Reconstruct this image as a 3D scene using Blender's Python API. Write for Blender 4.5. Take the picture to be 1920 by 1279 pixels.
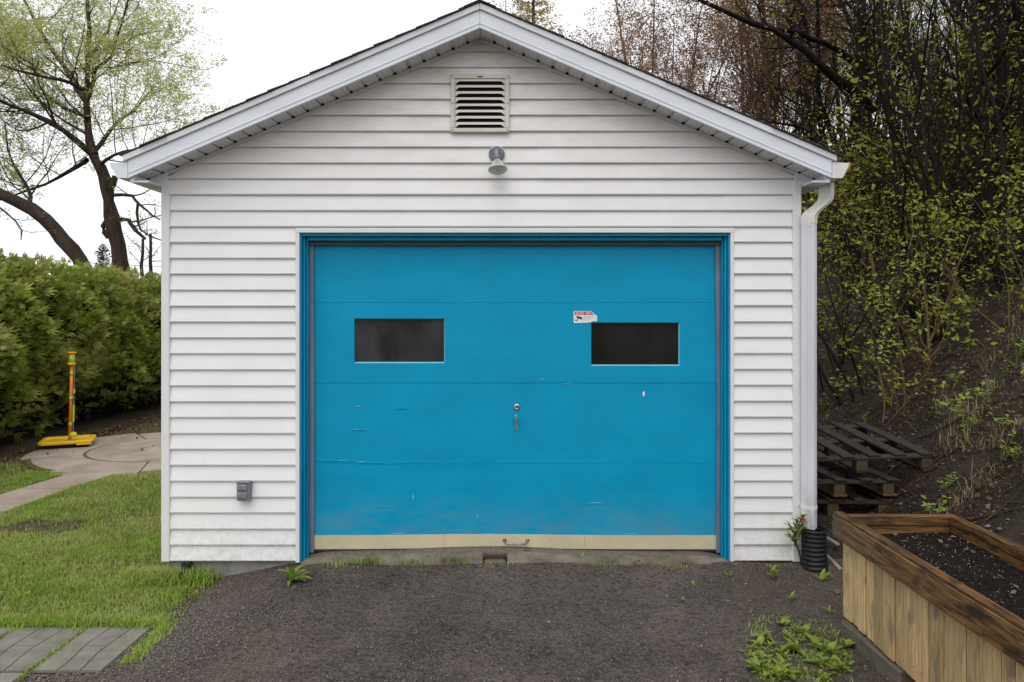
import bpy, math, random
import numpy as np
from mathutils import Vector, Matrix, noise as mnoise

# ------------------------------------------------------------------ camera / light
sc = bpy.context.scene
for o in list(bpy.data.objects):
    bpy.data.objects.remove(o)
COL = sc.collection
F = 1350.0                      # focal length in photo pixels (1920 wide)
CX, CY, CZ = 0.197, -4.623, 1.61
HOR = 590.0
cam = bpy.data.cameras.new('camera')
cam.sensor_width = 36.0
cam.lens = 36.0 * F / 1920
cam.shift_y = -(639.5 - HOR) / 1920
cam.clip_start = 0.05
cam.clip_end = 2000
camo = bpy.data.objects.new('camera', cam)
camo.location = (CX, CY, CZ)
camo.rotation_euler = (math.radians(90), 0, 0)
COL.objects.link(camo)
sc.camera = camo

SUN_EL, SUN_AZ = math.radians(62), math.radians(200)     # azimuth clockwise from +Y
w = bpy.data.worlds.new('World'); sc.world = w; w.use_nodes = True
nt = w.node_tree
bg = nt.nodes['Background']
sky = nt.nodes.new('ShaderNodeTexSky'); sky.sky_type = 'NISHITA'; sky.sun_disc = False
sky.sun_elevation = SUN_EL; sky.sun_rotation = SUN_AZ
sky.air_density = 1.0; sky.dust_density = 4.0; sky.ozone_density = 1.0
hs = nt.nodes.new('ShaderNodeHueSaturation')
hs.inputs['Saturation'].default_value = 0.12
hs.inputs['Value'].default_value = 1.0
nt.links.new(sky.outputs[0], hs.inputs['Color'])
deck = nt.nodes.new('ShaderNodeMix'); deck.data_type = 'RGBA'      # even white cloud deck over the sky
deck.inputs[0].default_value = 0.85
deck.inputs[7].default_value = (6.3, 6.4, 6.6, 1)
nt.links.new(hs.outputs[0], deck.inputs[6])
nt.links.new(deck.outputs[2], bg.inputs['Color'])
bg.inputs['Strength'].default_value = 0.15
sl = bpy.data.lights.new('sun', 'SUN'); sl.energy = 0.9; sl.angle = math.radians(50)
sl.color = (1.0, 0.985, 0.96)
so = bpy.data.objects.new('sun', sl); COL.objects.link(so)
sd = Vector((math.sin(SUN_AZ) * math.cos(SUN_EL), math.cos(SUN_AZ) * math.cos(SUN_EL), math.sin(SUN_EL)))
so.rotation_euler = sd.to_track_quat('Z', 'Y').to_euler()
so.location = (0, -6, 12)
sc.view_settings.view_transform = 'Standard'
sc.view_settings.look = 'None'
sc.view_settings.gamma = 1.0
sc.view_settings.use_curve_mapping = False
sc.view_settings.exposure = 0.38
sc.render.engine = 'CYCLES'

# ------------------------------------------------------------------ helpers
def P(px, py, depth):
    """point in the place that the photo shows at (px, py), given its distance along the view axis"""
    return Vector((CX + (px - 960) * depth / F, CY + depth, CZ - (py - HOR) * depth / F))
def G(px, py, z=0.0):
    return P(px, py, F * (CZ - z) / (py - HOR))
def WX(px): return (px - 902.5) / 292.0           # facade plane
def WZ(py): return (1060.0 - py) / 292.0
def smooth(a, b, x):
    t = min(1, max(0, (x - a) / (b - a))); return t * t * (3 - 2 * t)

def tag(o, label=None, cat=None, group=None, kind=None):
    if label: o['label'] = label
    if cat: o['category'] = cat
    if group: o['group'] = group
    if kind: o['kind'] = kind
    return o
def empty(name, loc, label=None, cat=None, group=None, rz=0.0):
    o = bpy.data.objects.new(name, None); COL.objects.link(o)
    o.location = loc; o.rotation_euler = (0, 0, rz); o.empty_display_size = .1
    return tag(o, label, cat, group)
def fast_mesh(name, V, faces_list):
    """V (n,3); faces_list: list of int arrays (m,k)"""
    me = bpy.data.meshes.new(name)
    V = np.asarray(V, dtype=np.float32)
    me.vertices.add(len(V)); me.vertices.foreach_set('co', V.ravel())
    loops = np.concatenate([f.ravel() for f in faces_list]).astype(np.int32)
    tot = np.concatenate([np.full(len(f), f.shape[1], dtype=np.int32) for f in faces_list])
    start = np.concatenate([[0], np.cumsum(tot)[:-1]]).astype(np.int32)
    me.loops.add(len(loops)); me.loops.foreach_set('vertex_index', loops)
    me.polygons.add(len(tot)); me.polygons.foreach_set('loop_start', start)
    me.polygons.foreach_set('loop_total', tot)
    me.update(calc_edges=True); me.validate()
    return me
def link(name, me, mat, parent=None, smooth_=False, kind=None):
    if mat and not me.materials: me.materials.append(mat)
    if smooth_:
        me.polygons.foreach_set('use_smooth', np.ones(len(me.polygons), dtype=bool))
    o = bpy.data.objects.new(name, me); COL.objects.link(o)
    if parent: 
        o.parent = parent
        o.matrix_parent_inverse = Matrix.Translation(-parent.location) if parent.rotation_euler.z == 0 else (Matrix.Translation(parent.location) @ Matrix.Rotation(parent.rotation_euler.z, 4, 'Z')).inverted()
    if kind: o['kind'] = kind
    return o
class MB:
    def __init__(s): s.v = []; s.f = []
    def poly(s, pts):
        b = len(s.v); s.v += [tuple(p) for p in pts]; s.f.append(list(range(b, b + len(pts))))
    def hexa(s, p):     # 8 points: bottom 4 ccw, top 4 ccw
        b = len(s.v); s.v += [tuple(q) for q in p]
        for f in ((3,2,1,0),(4,5,6,7),(0,1,5,4),(1,2,6,5),(2,3,7,6),(3,0,4,7)): s.f.append([b+i for i in f])
    def box(s, x0, x1, y0, y1, z0, z1, M=None):
        p = [(x0,y0,z0),(x1,y0,z0),(x1,y1,z0),(x0,y1,z0),(x0,y0,z1),(x1,y0,z1),(x1,y1,z1),(x0,y1,z1)]
        if M: p = [tuple(M @ Vector(q)) for q in p]
        s.hexa(p)
    def prism(s, poly, fn0, fn1):   # poly 2D list; fn maps (a,b)->3D for both ends
        b = len(s.v); n = len(poly)
        s.v += [tuple(fn0(*q)) for q in poly] + [tuple(fn1(*q)) for q in poly]
        s.f.append([b+i for i in range(n)][::-1]); s.f.append([b+n+i for i in range(n)])
        for i in range(n):
            j = (i+1) % n; s.f.append([b+i, b+j, b+n+j, b+n+i])
    def sweep(s, rings, cap=True):
        b = len(s.v); n = len(rings[0]); 
        for r in rings: s.v += [tuple(q) for q in r]
        for k in range(len(rings)-1):
            for i in range(n):
                j = (i+1) % n
                s.f.append([b+k*n+i, b+k*n+j, b+(k+1)*n+j, b+(k+1)*n+i])
        if cap:
            s.f.append([b+i for i in range(n)][::-1]); s.f.append([b+(len(rings)-1)*n+i for i in range(n)])
    def lathe(s, prof, c, axis=(0,0,1), n=20, cap=True):
        a = Vector(axis).normalized(); q = a.to_track_quat('Z','Y')
        rings = []
        for r, h in prof:
            rings.append([Vector(c) + q @ Vector((r*math.cos(2*math.pi*i/n), r*math.sin(2*math.pi*i/n), h)) for i in range(n)])
        s.sweep(rings, cap)
    def tube(s, pts, r, n=8):
        pts = [Vector(p) for p in pts]; rings = []
        for i, p in enumerate(pts):
            t = (pts[min(i+1,len(pts)-1)] - pts[max(i-1,0)]).normalized()
            ref = Vector((0,0,1)) if abs(t.z) < .9 else Vector((1,0,0))
            u = t.cross(ref).normalized(); v = t.cross(u)
            rr = r[i] if isinstance(r, (list, tuple)) else r
            rings.append([p + u*rr*math.cos(2*math.pi*k/n) + v*rr*math.sin(2*math.pi*k/n) for k in range(n)])
        s.sweep(rings)
    def mesh(s, name):
        me = bpy.data.meshes.new(name); me.from_pydata(s.v, [], s.f); me.update()
        import bmesh
        bm = bmesh.new(); bm.from_mesh(me); bmesh.ops.recalc_face_normals(bm, faces=bm.faces); bm.to_mesh(me); bm.free()
        return me
    def build(s, name, mat, parent=None, smooth_=False, bevel=0, kind=None):
        o = link(name, s.mesh(name), mat, parent, smooth_, kind)
        if bevel:
            m = o.modifiers.new('bevel', 'BEVEL'); m.width = bevel; m.segments = 1; m.limit_method = 'ANGLE'
        return o

# ------------------------------------------------------------------ materials
class NT:
    def __init__(s, name):
        s.m = bpy.data.materials.new(name); s.m.use_nodes = True
        s.t = s.m.node_tree; s.b = s.t.nodes['Principled BSDF']; s.out = s.t.nodes['Material Output']
        s.geo = s.t.nodes.new('ShaderNodeNewGeometry'); s.tc = s.t.nodes.new('ShaderNodeTexCoord')
    def n(s, t, **k):
        x = s.t.nodes.new(t)
        for a, v in k.items(): setattr(x, a, v)
        return x
    def L(s, a, b): s.t.links.new(a, b)
    def coords(s, stretch=(1,1,1), obj=False):
        mp = s.n('ShaderNodeMapping'); mp.inputs['Scale'].default_value = stretch
        s.L(s.tc.outputs['Object'] if obj else s.geo.outputs['Position'], mp.inputs['Vector']); return mp.outputs[0]
    def noise(s, scale, stretch=(1,1,1), detail=4, rough=.6, obj=False):
        x = s.n('ShaderNodeTexNoise'); x.inputs['Scale'].default_value = scale
        x.inputs['Detail'].default_value = detail; x.inputs['Roughness'].default_value = rough
        s.L(s.coords(stretch, obj), x.inputs['Vector']); return x.outputs[0]
    def ramp(s, fac, a, b, c0=(0,0,0,1), c1=(1,1,1,1)):
        r = s.n('ShaderNodeValToRGB'); e = r.color_ramp.elements
        e[0].position = a; e[1].position = b; e[0].color = c0; e[1].color = c1
        s.L(fac, r.inputs[0]); return r.outputs[0]
    def mix(s, fac, a, b, mode='MIX'):
        x = s.n('ShaderNodeMix', data_type='RGBA', blend_type=mode)
        for i, v in ((0, fac), (6, a), (7, b)):
            if hasattr(v, 'links') or hasattr(v, 'is_linked'): s.L(v, x.inputs[i])
            elif i == 0: x.inputs[0].default_value = v
            else: x.inputs[i].default_value = (*v, 1) if len(v) == 3 else v
        return x.outputs[2]
    def math(s, op, a, b=0.0):
        x = s.n('ShaderNodeMath', operation=op)
        for i, v in ((0, a), (1, b)):
            if hasattr(v, 'is_linked'): s.L(v, x.inputs[i])
            else: x.inputs[i].default_value = v
        return x.outputs[0]
    def bump(s, h, strength=.3, dist=.01):
        x = s.n('ShaderNodeBump'); x.inputs['Strength'].default_value = strength; x.inputs['Distance'].default_value = dist
        s.L(h, x.inputs['Height']); s.L(x.outputs[0], s.b.inputs['Normal'])
    def base(s, c):
        if hasattr(c, 'is_linked'): s.L(c, s.b.inputs['Base Color'])
        else: s.b.inputs['Base Color'].default_value = (*c, 1)
    def fin(s, rough=.6, spec=.5, metal=0):
        s.b.inputs['Roughness'].default_value = rough
        s.b.inputs['Specular IOR Level'].default_value = spec
        s.b.inputs['Metallic'].default_value = metal
        return s.m
    def sep(s):
        x = s.n('ShaderNodeSeparateXYZ'); s.L(s.geo.outputs['Position'], x.inputs[0]); return x.outputs
    def rnd(s):
        x = s.n('ShaderNodeObjectInfo'); return x.outputs['Random']

def pmat(name, c1, c2=None, scale=6, rough=.6, spec=.5, bump=0, bscale=60, stretch=(1,1,1), metal=0, lo=.35, hi=.65, dist=.01, rnd=0, obj=False):
    t = NT(name)
    c2 = c2 or tuple(min(1, x*1.2) for x in c1)
    col = t.mix(t.ramp(t.noise(scale, stretch, 5, .65, obj), lo, hi), c1, c2)
    if rnd:
        r = t.rnd(); v = t.math('ADD', t.math('MULTIPLY', r, 2*rnd), 1-rnd)
        hs = t.n('ShaderNodeHueSaturation'); t.L(v, hs.inputs['Value']); t.L(col, hs.inputs['Color']); col = hs.outputs[0]
    t.base(col)
    if bump: t.bump(t.noise(bscale, stretch, 4, .6, obj), bump, dist)
    return t.fin(rough, spec, metal)

def leafmat(name, c1, c2, scale=9, trans=.35, c3=None, rnd=.12):
    t = NT(name)
    col = t.mix(t.ramp(t.noise(scale, (1,1,1), 3, .8), .35, .65), c1, c2)
    if c3: col = t.mix(t.ramp(t.noise(scale*.23, (1,1,1), 2, .5), .45, .7), col, c3)
    v = t.math('ADD', t.math('MULTIPLY', t.rnd(), 2*rnd), 1-rnd)
    hs = t.n('ShaderNodeHueSaturation'); t.L(v, hs.inputs['Value']); t.L(col, hs.inputs['Color']); col = hs.outputs[0]
    t.base(col); t.fin(.5, .35)
    tr = t.n('ShaderNodeBsdfTranslucent'); t.L(col, tr.inputs['Color'])
    mx = t.n('ShaderNodeMixShader'); mx.inputs[0].default_value = trans
    t.L(t.b.outputs[0], mx.inputs[1]); t.L(tr.outputs[0], mx.inputs[2]); t.L(mx.outputs[0], t.out.inputs[0])
    return t.m

M = {}
def mk_siding():
    t = NT('white_vinyl_siding'); s = t.sep()
    n1 = t.noise(2.2, (1,1,2.5), 5, .65); n2 = t.noise(26, (1,1,1), 4, .7); n3 = t.noise(7, (3.5,1,.5), 4, .6)
    col = t.mix(t.ramp(n1, .35, .75), (.81,.80,.795), (.745,.735,.725))
    streak = t.math('MULTIPLY', t.ramp(n3, .60, .80), .14)
    col = t.mix(streak, col, (.50,.47,.41))
    # splash dirt thrown up from the ground onto the lowest courses
    low = t.math('SUBTRACT', 1.0, t.math('MULTIPLY', s[2], 2.4))
    low = t.math('MULTIPLY', t.math('MAXIMUM', low, 0.0), t.ramp(n2, .42, .66))
    col = t.mix(t.math('MULTIPLY', low, .38), col, (.30,.27,.23))
    # weather stains high in the gable
    hi = t.math('MAXIMUM', t.math('MULTIPLY', t.math('SUBTRACT', s[2], 2.35), .95), 0.0)
    hi = t.math('MULTIPLY', t.math('MINIMUM', hi, 1.0), t.ramp(t.noise(3.0, (1,1,3), 5, .7), .40, .70))
    col = t.mix(t.math('MULTIPLY', hi, .8), col, (.50,.44,.35))
    t.base(col); t.bump(t.math('ADD', t.noise(40, (.15,1,2.5), 3, .6), t.math('MULTIPLY', t.noise(2.2, (1,1,3), 2, .5), 5.0)), .08, .006)
    return t.fin(.45, .35)
M['siding'] = mk_siding()
M['trim'] = pmat('white_vinyl_trim', (.76,.76,.765), (.70,.70,.70), 5, .4, .4)
M['alu'] = pmat('white_painted_aluminium', (.75,.77,.83), (.68,.70,.75), 3, .35, .5, stretch=(1,1,4))
M['drip'] = pmat('drip_edge_white', (.74,.74,.78), (.66,.66,.69), 3, .35, .5)
def mk_soffit():
    t = NT('perforated_soffit')
    v = t.n('ShaderNodeTexVoronoi'); v.inputs['Scale'].default_value = 85; v.inputs['Randomness'].default_value = 0.1
    t.L(t.coords((1,1,1)), v.inputs['Vector'])
    hole = t.ramp(v.outputs['Distance'], .16, .24)
    t.base(t.mix(hole, (.12,.12,.12), (.66,.66,.67))); return t.fin(.5, .4)
M['soffit'] = mk_soffit()
M['soffit_rib'] = pmat('soffit_rib_white', (.60,.60,.61), None, 5, .5)
def mk_blue():
    t = NT('blue_door_paint'); s = t.sep()
    grain = t.noise(30, (.10,1,2.4), 5, .65)
    big = t.noise(2.5, (1,1,1.6), 4, .6)
    col = t.mix(t.ramp(big, .3, .7), (.0,.268,.465), (.0,.318,.53))
    col = t.mix(t.math('MULTIPLY', t.ramp(grain, .66, .82), .10), col, (.03,.36,.56))
    low = t.math('MAXIMUM', t.math('SUBTRACT', .46, s[2]), 0.0)
    d = t.math('MULTIPLY', t.math('MULTIPLY', low, 2.4), t.ramp(t.noise(5, (.8,1,2.2), 5, .7), .38, .72))
    col = t.mix(d, col, (.13,.25,.33))
    chips = t.ramp(t.noise(13, (.5,1,3.0), 6, .75), .76, .79)
    col = t.mix(t.math('MULTIPLY', chips, .5), col, (.10,.40,.55))
    t.base(col)
    h = t.math('ADD', grain, t.math('MULTIPLY', t.ramp(t.noise(9, (.12,1,2.0), 3, .5), .55, .8), .8))
    t.bump(h, .20, .003)
    return t.fin(.50, .18)
M['blue'] = mk_blue()
M['blue_frame'] = pmat('blue_frame_paint', (.0,.22,.39), (.0,.29,.49), 7, .45, .25, .2, 30, (3,3,.3))
def mk_cream():
    t = NT('cream_strip_paint')
    n = t.noise(60, (1,1,.8), 4, .7); n2 = t.noise(4, (1,1,2), 4, .6)
    col = t.mix(t.ramp(n2, .3, .75), (.60,.53,.36), (.50,.44,.29))
    col = t.mix(t.math('MULTIPLY', t.ramp(n, .60, .72), .6), col, (.25,.19,.11))
    t.base(col); return t.fin(.55, .3)
M['cream'] = mk_cream()
M['worn_and_lit_blue'] = pmat('worn_and_skylit_pale_blue', (.12,.42,.58), (.25,.52,.64), 40, .5, .3)  # worn paint on the chips; sky light painted in on the window beads
M['strip'] = pmat('grey_weatherstrip', (.17,.17,.21), (.23,.23,.28), 6, .5, .4)
M['rubber'] = pmat('black_rubber', (.02,.02,.02), (.04,.04,.045), 12, .45)
M['glass_dark'] = None
def mk_glass(name, dust, dcol, ior):
    t = NT(name)
    gl = t.n('ShaderNodeBsdfGlossy'); gl.inputs['Roughness'].default_value = .03; gl.inputs['Color'].default_value = (1,1,1,1)
    tr = t.n('ShaderNodeBsdfTransparent'); tr.inputs['Color'].default_value = (.75,.78,.77,1)
    fr = t.n('ShaderNodeFresnel'); fr.inputs['IOR'].default_value = ior
    m1 = t.n('ShaderNodeMixShader'); t.L(fr.outputs[0], m1.inputs[0]); t.L(tr.outputs[0], m1.inputs[1]); t.L(gl.outputs[0], m1.inputs[2])
    df = t.n('ShaderNodeBsdfDiffuse'); df.inputs['Color'].default_value = (*dcol, 1)
    m2 = t.n('ShaderNodeMixShader')
    f = t.math('MULTIPLY', t.ramp(t.noise(4, (1,1,.5), 5, .6), .2, .8), dust)
    t.L(f, m2.inputs[0]); t.L(m1.outputs[0], m2.inputs[1]); t.L(df.outputs[0], m2.inputs[2])
    t.L(m2.outputs[0], t.out.inputs[0]); return t.m
M['glass_l'] = mk_glass('dusty_glass', .34, (.20,.20,.21), 1.40)
M['glass_r'] = mk_glass('clear_glass', .16, (.12,.13,.12), 1.36)
M['bulb_silver'] = pmat('silvered_bulb', (.92,.92,.92), (.85,.85,.85), 20, .16, .8, metal=.75)
M['chrome'] = pmat('chrome', (.75,.75,.75), (.55,.55,.55), 30, .2, .5, metal=1)
M['steel'] = pmat('worn_steel', (.35,.33,.30), (.22,.15,.11), 40, .45, .5, metal=.8)
M['dark_metal'] = pmat('dark_grey_metal', (.13,.14,.17), (.20,.21,.24), 30, .4, .5, metal=.3)
M['outlet'] = pmat('grey_outlet_metal', (.16,.17,.18), (.22,.23,.24), 30, .5, .4)
M['concrete'] = pmat('old_concrete', (.095,.078,.055), (.25,.215,.17), 6, .9, .2, .9, 45, lo=.3, hi=.7, dist=.02)
M['concrete_dark'] = pmat('mossy_concrete', (.15,.15,.13), (.27,.26,.24), 6, .85, .3, .5, 45, dist=.02)
M['shingle'] = pmat('asphalt_shingle', (.045,.043,.042), (.08,.075,.07), 40, .9, .2, .5, 200)
M['inside'] = pmat('bare_interior', (.05,.045,.04), (.07,.06,.05), 3, .9, .1)
M['black'] = pmat('black_shade', (.01,.01,.01), (.015,.015,.015), 3, .9, .1)
M['white_print'] = pmat('sticker_white', (.78,.77,.77), (.72,.71,.71), 10, .4)
M['red_print'] = pmat('sticker_red', (.60,.05,.06), (.52,.04,.05), 10, .4)
M['ink'] = pmat('ink_dark', (.03,.03,.05), (.04,.04,.06), 10, .5)
M['ink_grey'] = pmat('ink_grey', (.42,.42,.46), (.50,.50,.54), 200, .5)
M['rust'] = pmat('rust', (.33,.15,.05), (.20,.09,.04), 60, .8, .2)
def mk_ds():
    t = NT('downspout_white'); sp = t.sep()
    col = t.mix(t.ramp(t.noise(3, (1,1,.3), 5, .6), .35, .65), (.70,.71,.78), (.60,.60,.63))
    low = t.math('MAXIMUM', t.math('SUBTRACT', 1.0, t.math('MULTIPLY', sp[2], 1.7)), 0.0)
    col = t.mix(t.math('MULTIPLY', low, t.ramp(t.noise(16, (1,1,.35), 5, .7), .42, .62)), col, (.33,.22,.12))
    t.base(col); return t.fin(.35, .45)
M['downspout'] = mk_ds()
M['elbow'] = pmat('weathered_white_elbow', (.74,.73,.71), (.64,.62,.55), 14, .4, .5, lo=.4, hi=.75)
M['black_plastic'] = pmat('black_plastic', (.009,.009,.010), (.015,.015,.016), 12, .5, .25)
M['vent'] = pmat('off_white_plastic', (.66,.63,.57), (.58,.54,.46), 5, .5, .4)
M['lens'] = pmat('lamp_lens', (.55,.54,.48), (.40,.39,.35), 60, .12, .7)
M['yellow'] = pmat('yellow_plastic', (.78,.50,.0), (.70,.42,.0), 6, .4)
M['lime'] = pmat('lime_plastic', (.55,.62,.02), (.48,.55,.02), 6, .4)
M['orange'] = pmat('orange_plastic', (.85,.24,.01), (.78,.20,.01), 6, .4)
M['cord'] = pmat('grey_cord', (.15,.17,.18), None, 10, .6)
M['bark_dark'] = pmat('wet_dark_bark', (.009,.007,.006), (.028,.021,.017), 9, .85, .12, .7, 30, (1,1,.4), dist=.03)
M['bark_brown'] = pmat('brown_bark', (.032,.022,.016), (.075,.052,.037), 7, .85, .2, .8, 22, (1,1,.35), dist=.04)
M['bark_red'] = pmat('reddish_twig_bark', (.07,.042,.034), (.13,.08,.066), 7, .85, .2)
M['bark_tan'] = pmat('tan_stem', (.12,.075,.04), (.18,.12,.06), 12, .8, .2)
M['leaf_spring'] = leafmat('spring_leaf', (.40,.44,.13), (.55,.57,.22), 6, .55)
M['leaf_young'] = leafmat('young_leaf', (.20,.215,.018), (.38,.375,.05), 7, .45)
M['leaf_bright'] = leafmat('bright_young_leaf', (.25,.31,.03), (.42,.47,.07), 7, .45)
M['leaf_red'] = leafmat('red_bud_leaf', (.24,.10,.065), (.36,.19,.12), 8, .4, (.33,.26,.10))
M['leaf_weed'] = leafmat('weed_leaf', (.165,.245,.03), (.29,.36,.065), 14, .35)
M['leaf_young2'] = leafmat('olive_weed_leaf', (.16,.21,.03), (.26,.30,.06), 14, .3)
M['leaf_gold'] = leafmat('gold_needles', (.52,.44,.12), (.42,.38,.10), 7, .45)
M['leaf_tip'] = leafmat('reddish_tip_leaf', (.28,.10,.05), (.34,.18,.06), 14, .3)
M['cedar'] = leafmat('cedar_foliage', (.17,.235,.036), (.35,.42,.075), 5.5, .32, (.48,.46,.14))
M['cedar_core'] = pmat('cedar_dark_core', (.012,.012,.006), (.028,.022,.012), 9, .95, .1)
M['spruce'] = leafmat('spruce_needles', (.06,.09,.04), (.10,.13,.06), 7, .15)
M['grass'] = leafmat('lawn_grass', (.20,.31,.035), (.34,.45,.08), 5, .35, (.40,.44,.13))
M['dry_grass'] = leafmat('dry_grass', (.26,.21,.11), (.36,.30,.17), 8, .2)
M['litter'] = leafmat('leaf_litter_brown', (.065,.037,.021), (.16,.092,.052), 11, .1)
def mk_gravel():
    t = NT('compacted_grit'); sp = t.sep()
    v = t.n('ShaderNodeTexVoronoi'); v.inputs['Scale'].default_value = 105; t.L(t.coords(), v.inputs['Vector'])
    v2 = t.n('ShaderNodeTexVoronoi'); v2.inputs['Scale'].default_value = 46; t.L(t.coords(), v2.inputs['Vector'])
    col = t.mix(t.ramp(t.noise(1.3, (1,1,1), 6, .68), .38, .64), (.052,.038,.030), (.145,.110,.090))
    bw = t.n('ShaderNodeRGBToBW'); t.L(v.outputs['Color'], bw.inputs[0])
    col = t.mix(t.math('MULTIPLY', t.ramp(bw.outputs[0], .3, .85), .60), col, (.165,.135,.118))
    bw2 = t.n('ShaderNodeRGBToBW'); t.L(v2.outputs['Color'], bw2.inputs[0])
    col = t.mix(t.math('MULTIPLY', t.ramp(bw2.outputs[0], .5, .9), .55), col, (.018,.015,.014))
    col = t.mix(t.math('MULTIPLY', t.ramp(t.noise(170, (1,1,1), 2, .5), .69, .75), .8), col, (.34,.29,.25))
    # bare dark soil shows through toward the planter and the wall
    e = t.math('ADD', t.math('MULTIPLY', t.math('SUBTRACT', sp[0], 1.15), .9), t.math('MULTIPLY', t.math('SUBTRACT', t.noise(1.7, (1,1,1), 5, .7), .5), 3.0))
    soil = t.mix(t.ramp(t.noise(24, (1,1,1), 6, .75), .35, .68), (.045,.033,.024), (.125,.093,.068))
    col = t.mix(t.math('MULTIPLY', t.ramp(e, .15, .85), .8), col, soil)
    t.base(col)
    h = t.math('ADD', t.math('ADD', v.outputs['Distance'], t.math('MULTIPLY', v2.outputs['Distance'], 1.4)), t.math('MULTIPLY', t.noise(14, (1,1,1), 5, .7), 1.5))
    t.bump(h, 1.0, .012)
    return t.fin(.72, .25)
M['gravel'] = mk_gravel()
M['stone'] = pmat('grit_stones', (.036,.030,.026), (.25,.215,.19), 75, .7, .3, lo=.32, hi=.7)
M['stone_pale'] = pmat('pale_pebbles', (.30,.27,.24), (.42,.25,.15), 45, .7, .3)
M['soil'] = pmat('lawn_soil', (.055,.042,.026), (.10,.08,.045), 5, .95, .1, .7, 60, dist=.02)
def mk_bank():
    t = NT('dark_wet_earth')
    col = t.mix(t.ramp(t.noise(3, (1,1,1), 6, .7), .3, .7), (.028,.0215,.0165), (.070,.054,.042))
    col = t.mix(t.math('MULTIPLY', t.ramp(t.noise(17, (1,1,1), 5, .75), .58, .72), .6), col, (.12,.080,.050))
    t.base(col)
    t.bump(t.math('ADD', t.noise(8, (1,1,1), 6, .75), t.math('MULTIPLY', t.noise(45, (1,1,1), 4, .7), .5)), 1.0, .06)
    return t.fin(.85, .15)
M['bank'] = mk_bank()
M['paver'] = pmat('grey_concrete_paver', (.13,.12,.10), (.21,.195,.165), 6, .85, .2, .5, 90, rnd=.12)
M['patio'] = pmat('tan_concrete_patio', (.26,.215,.17), (.37,.31,.25), 3.5, .8, .3, .3, 80, rnd=.08)
M['path'] = pmat('grey_brown_path', (.23,.185,.145), (.33,.27,.215), 3, .8, .3, .3, 80, rnd=.06)
M['moss'] = pmat('joint_moss', (.08,.085,.02), (.13,.12,.04), 20, .95, .1, .5, 90)
def mk_wood(name, a, b, k, kc, rough=.65, sx=(14,14,1.1), rv=.18):
    t = NT(name); r = t.rnd()
    off = t.n('ShaderNodeVectorMath', operation='ADD'); cmb = t.n('ShaderNodeCombineXYZ')
    t.L(t.math('MULTIPLY', r, 37.0), cmb.inputs[0]); t.L(t.math('MULTIPLY', r, 11.0), cmb.inputs[2])
    t.L(t.geo.outputs['Position'], off.inputs[0]); t.L(cmb.outputs[0], off.inputs[1])
    mp = t.n('ShaderNodeMapping'); mp.inputs['Scale'].default_value = sx; t.L(off.outputs[0], mp.inputs[0])
    n = t.n('ShaderNodeTexNoise'); n.inputs['Scale'].default_value = 5.5; n.inputs['Detail'].default_value = 8; n.inputs['Roughness'].default_value = .66
    n.inputs['Distortion'].default_value = .6; t.L(mp.outputs[0], n.inputs['Vector'])
    col = t.mix(t.ramp(n.outputs[0], .40, .62), a, b)
    n2 = t.n('ShaderNodeTexNoise'); n2.inputs['Scale'].default_value = 5.5; n2.inputs['Detail'].default_value = 4
    mp2 = t.n('ShaderNodeMapping'); mp2.inputs['Scale'].default_value = tuple(1 if q < 5 else 2.0 for q in sx); t.L(off.outputs[0], mp2.inputs[0]); t.L(mp2.outputs[0], n2.inputs['Vector'])
    col = t.mix(t.math('MULTIPLY', t.ramp(n2.outputs[0], .58, .68), k), col, kc)
    v = t.math('ADD', t.math('MULTIPLY', r, 2*rv), 1-rv)
    hs = t.n('ShaderNodeHueSaturation'); t.L(v, hs.inputs['Value']); t.L(col, hs.inputs['Color'])
    t.base(hs.outputs[0]); t.bump(n.outputs[0], .35, .006); return t.fin(rough, .35)
M['plank'] = mk_wood('pallet_wood_plank', (.41,.265,.115), (.60,.43,.225), .7, (.17,.14,.11), .65, (14,14,1.1), .28)
M['stain'] = mk_wood('stained_dark_wood', (.040,.020,.010), (.21,.105,.032), .8, (.016,.010,.008), .42, (14,1.1,14))
M['stain_x'] = mk_wood('stained_dark_wood_cross', (.07,.032,.014), (.24,.12,.04), .5, (.02,.012,.008), .42, (1.1,14,14))
M['pallet'] = mk_wood('weathered_pallet_wood', (.022,.016,.012), (.048,.035,.027), .5, (.03,.024,.02), .75, (14,1.1,14))
M['pallet_pale'] = mk_wood('pale_pallet_block', (.07,.044,.021), (.125,.080,.038), .4, (.08,.05,.03), .75, (14,1.1,14))
M['timber_grey'] = mk_wood('grey_timber', (.085,.068,.052), (.14,.115,.09), .5, (.04,.035,.03), .8, (14,1.1,14))
def mk_potsoil():
    t = NT('potting_soil')
    col = t.mix(t.ramp(t.noise(22, (1,1,1), 5, .7), .35, .65), (.006,.005,.004), (.022,.015,.011))
    col = t.mix(t.ramp(t.noise(110, (1,1,1), 2, .5), .70, .74), col, (.45,.42,.40))
    t.base(col); t.bump(t.noise(60, (1,1,1), 5, .8), 1, .02); return t.fin(.85, .12)
M['potsoil'] = mk_potsoil()
M['pipe_grey'] = pmat('grey_pipe', (.16,.16,.16), (.24,.23,.21), 12, .5, .5)

rng = random.Random(7); nr = np.random.default_rng(7)

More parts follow.
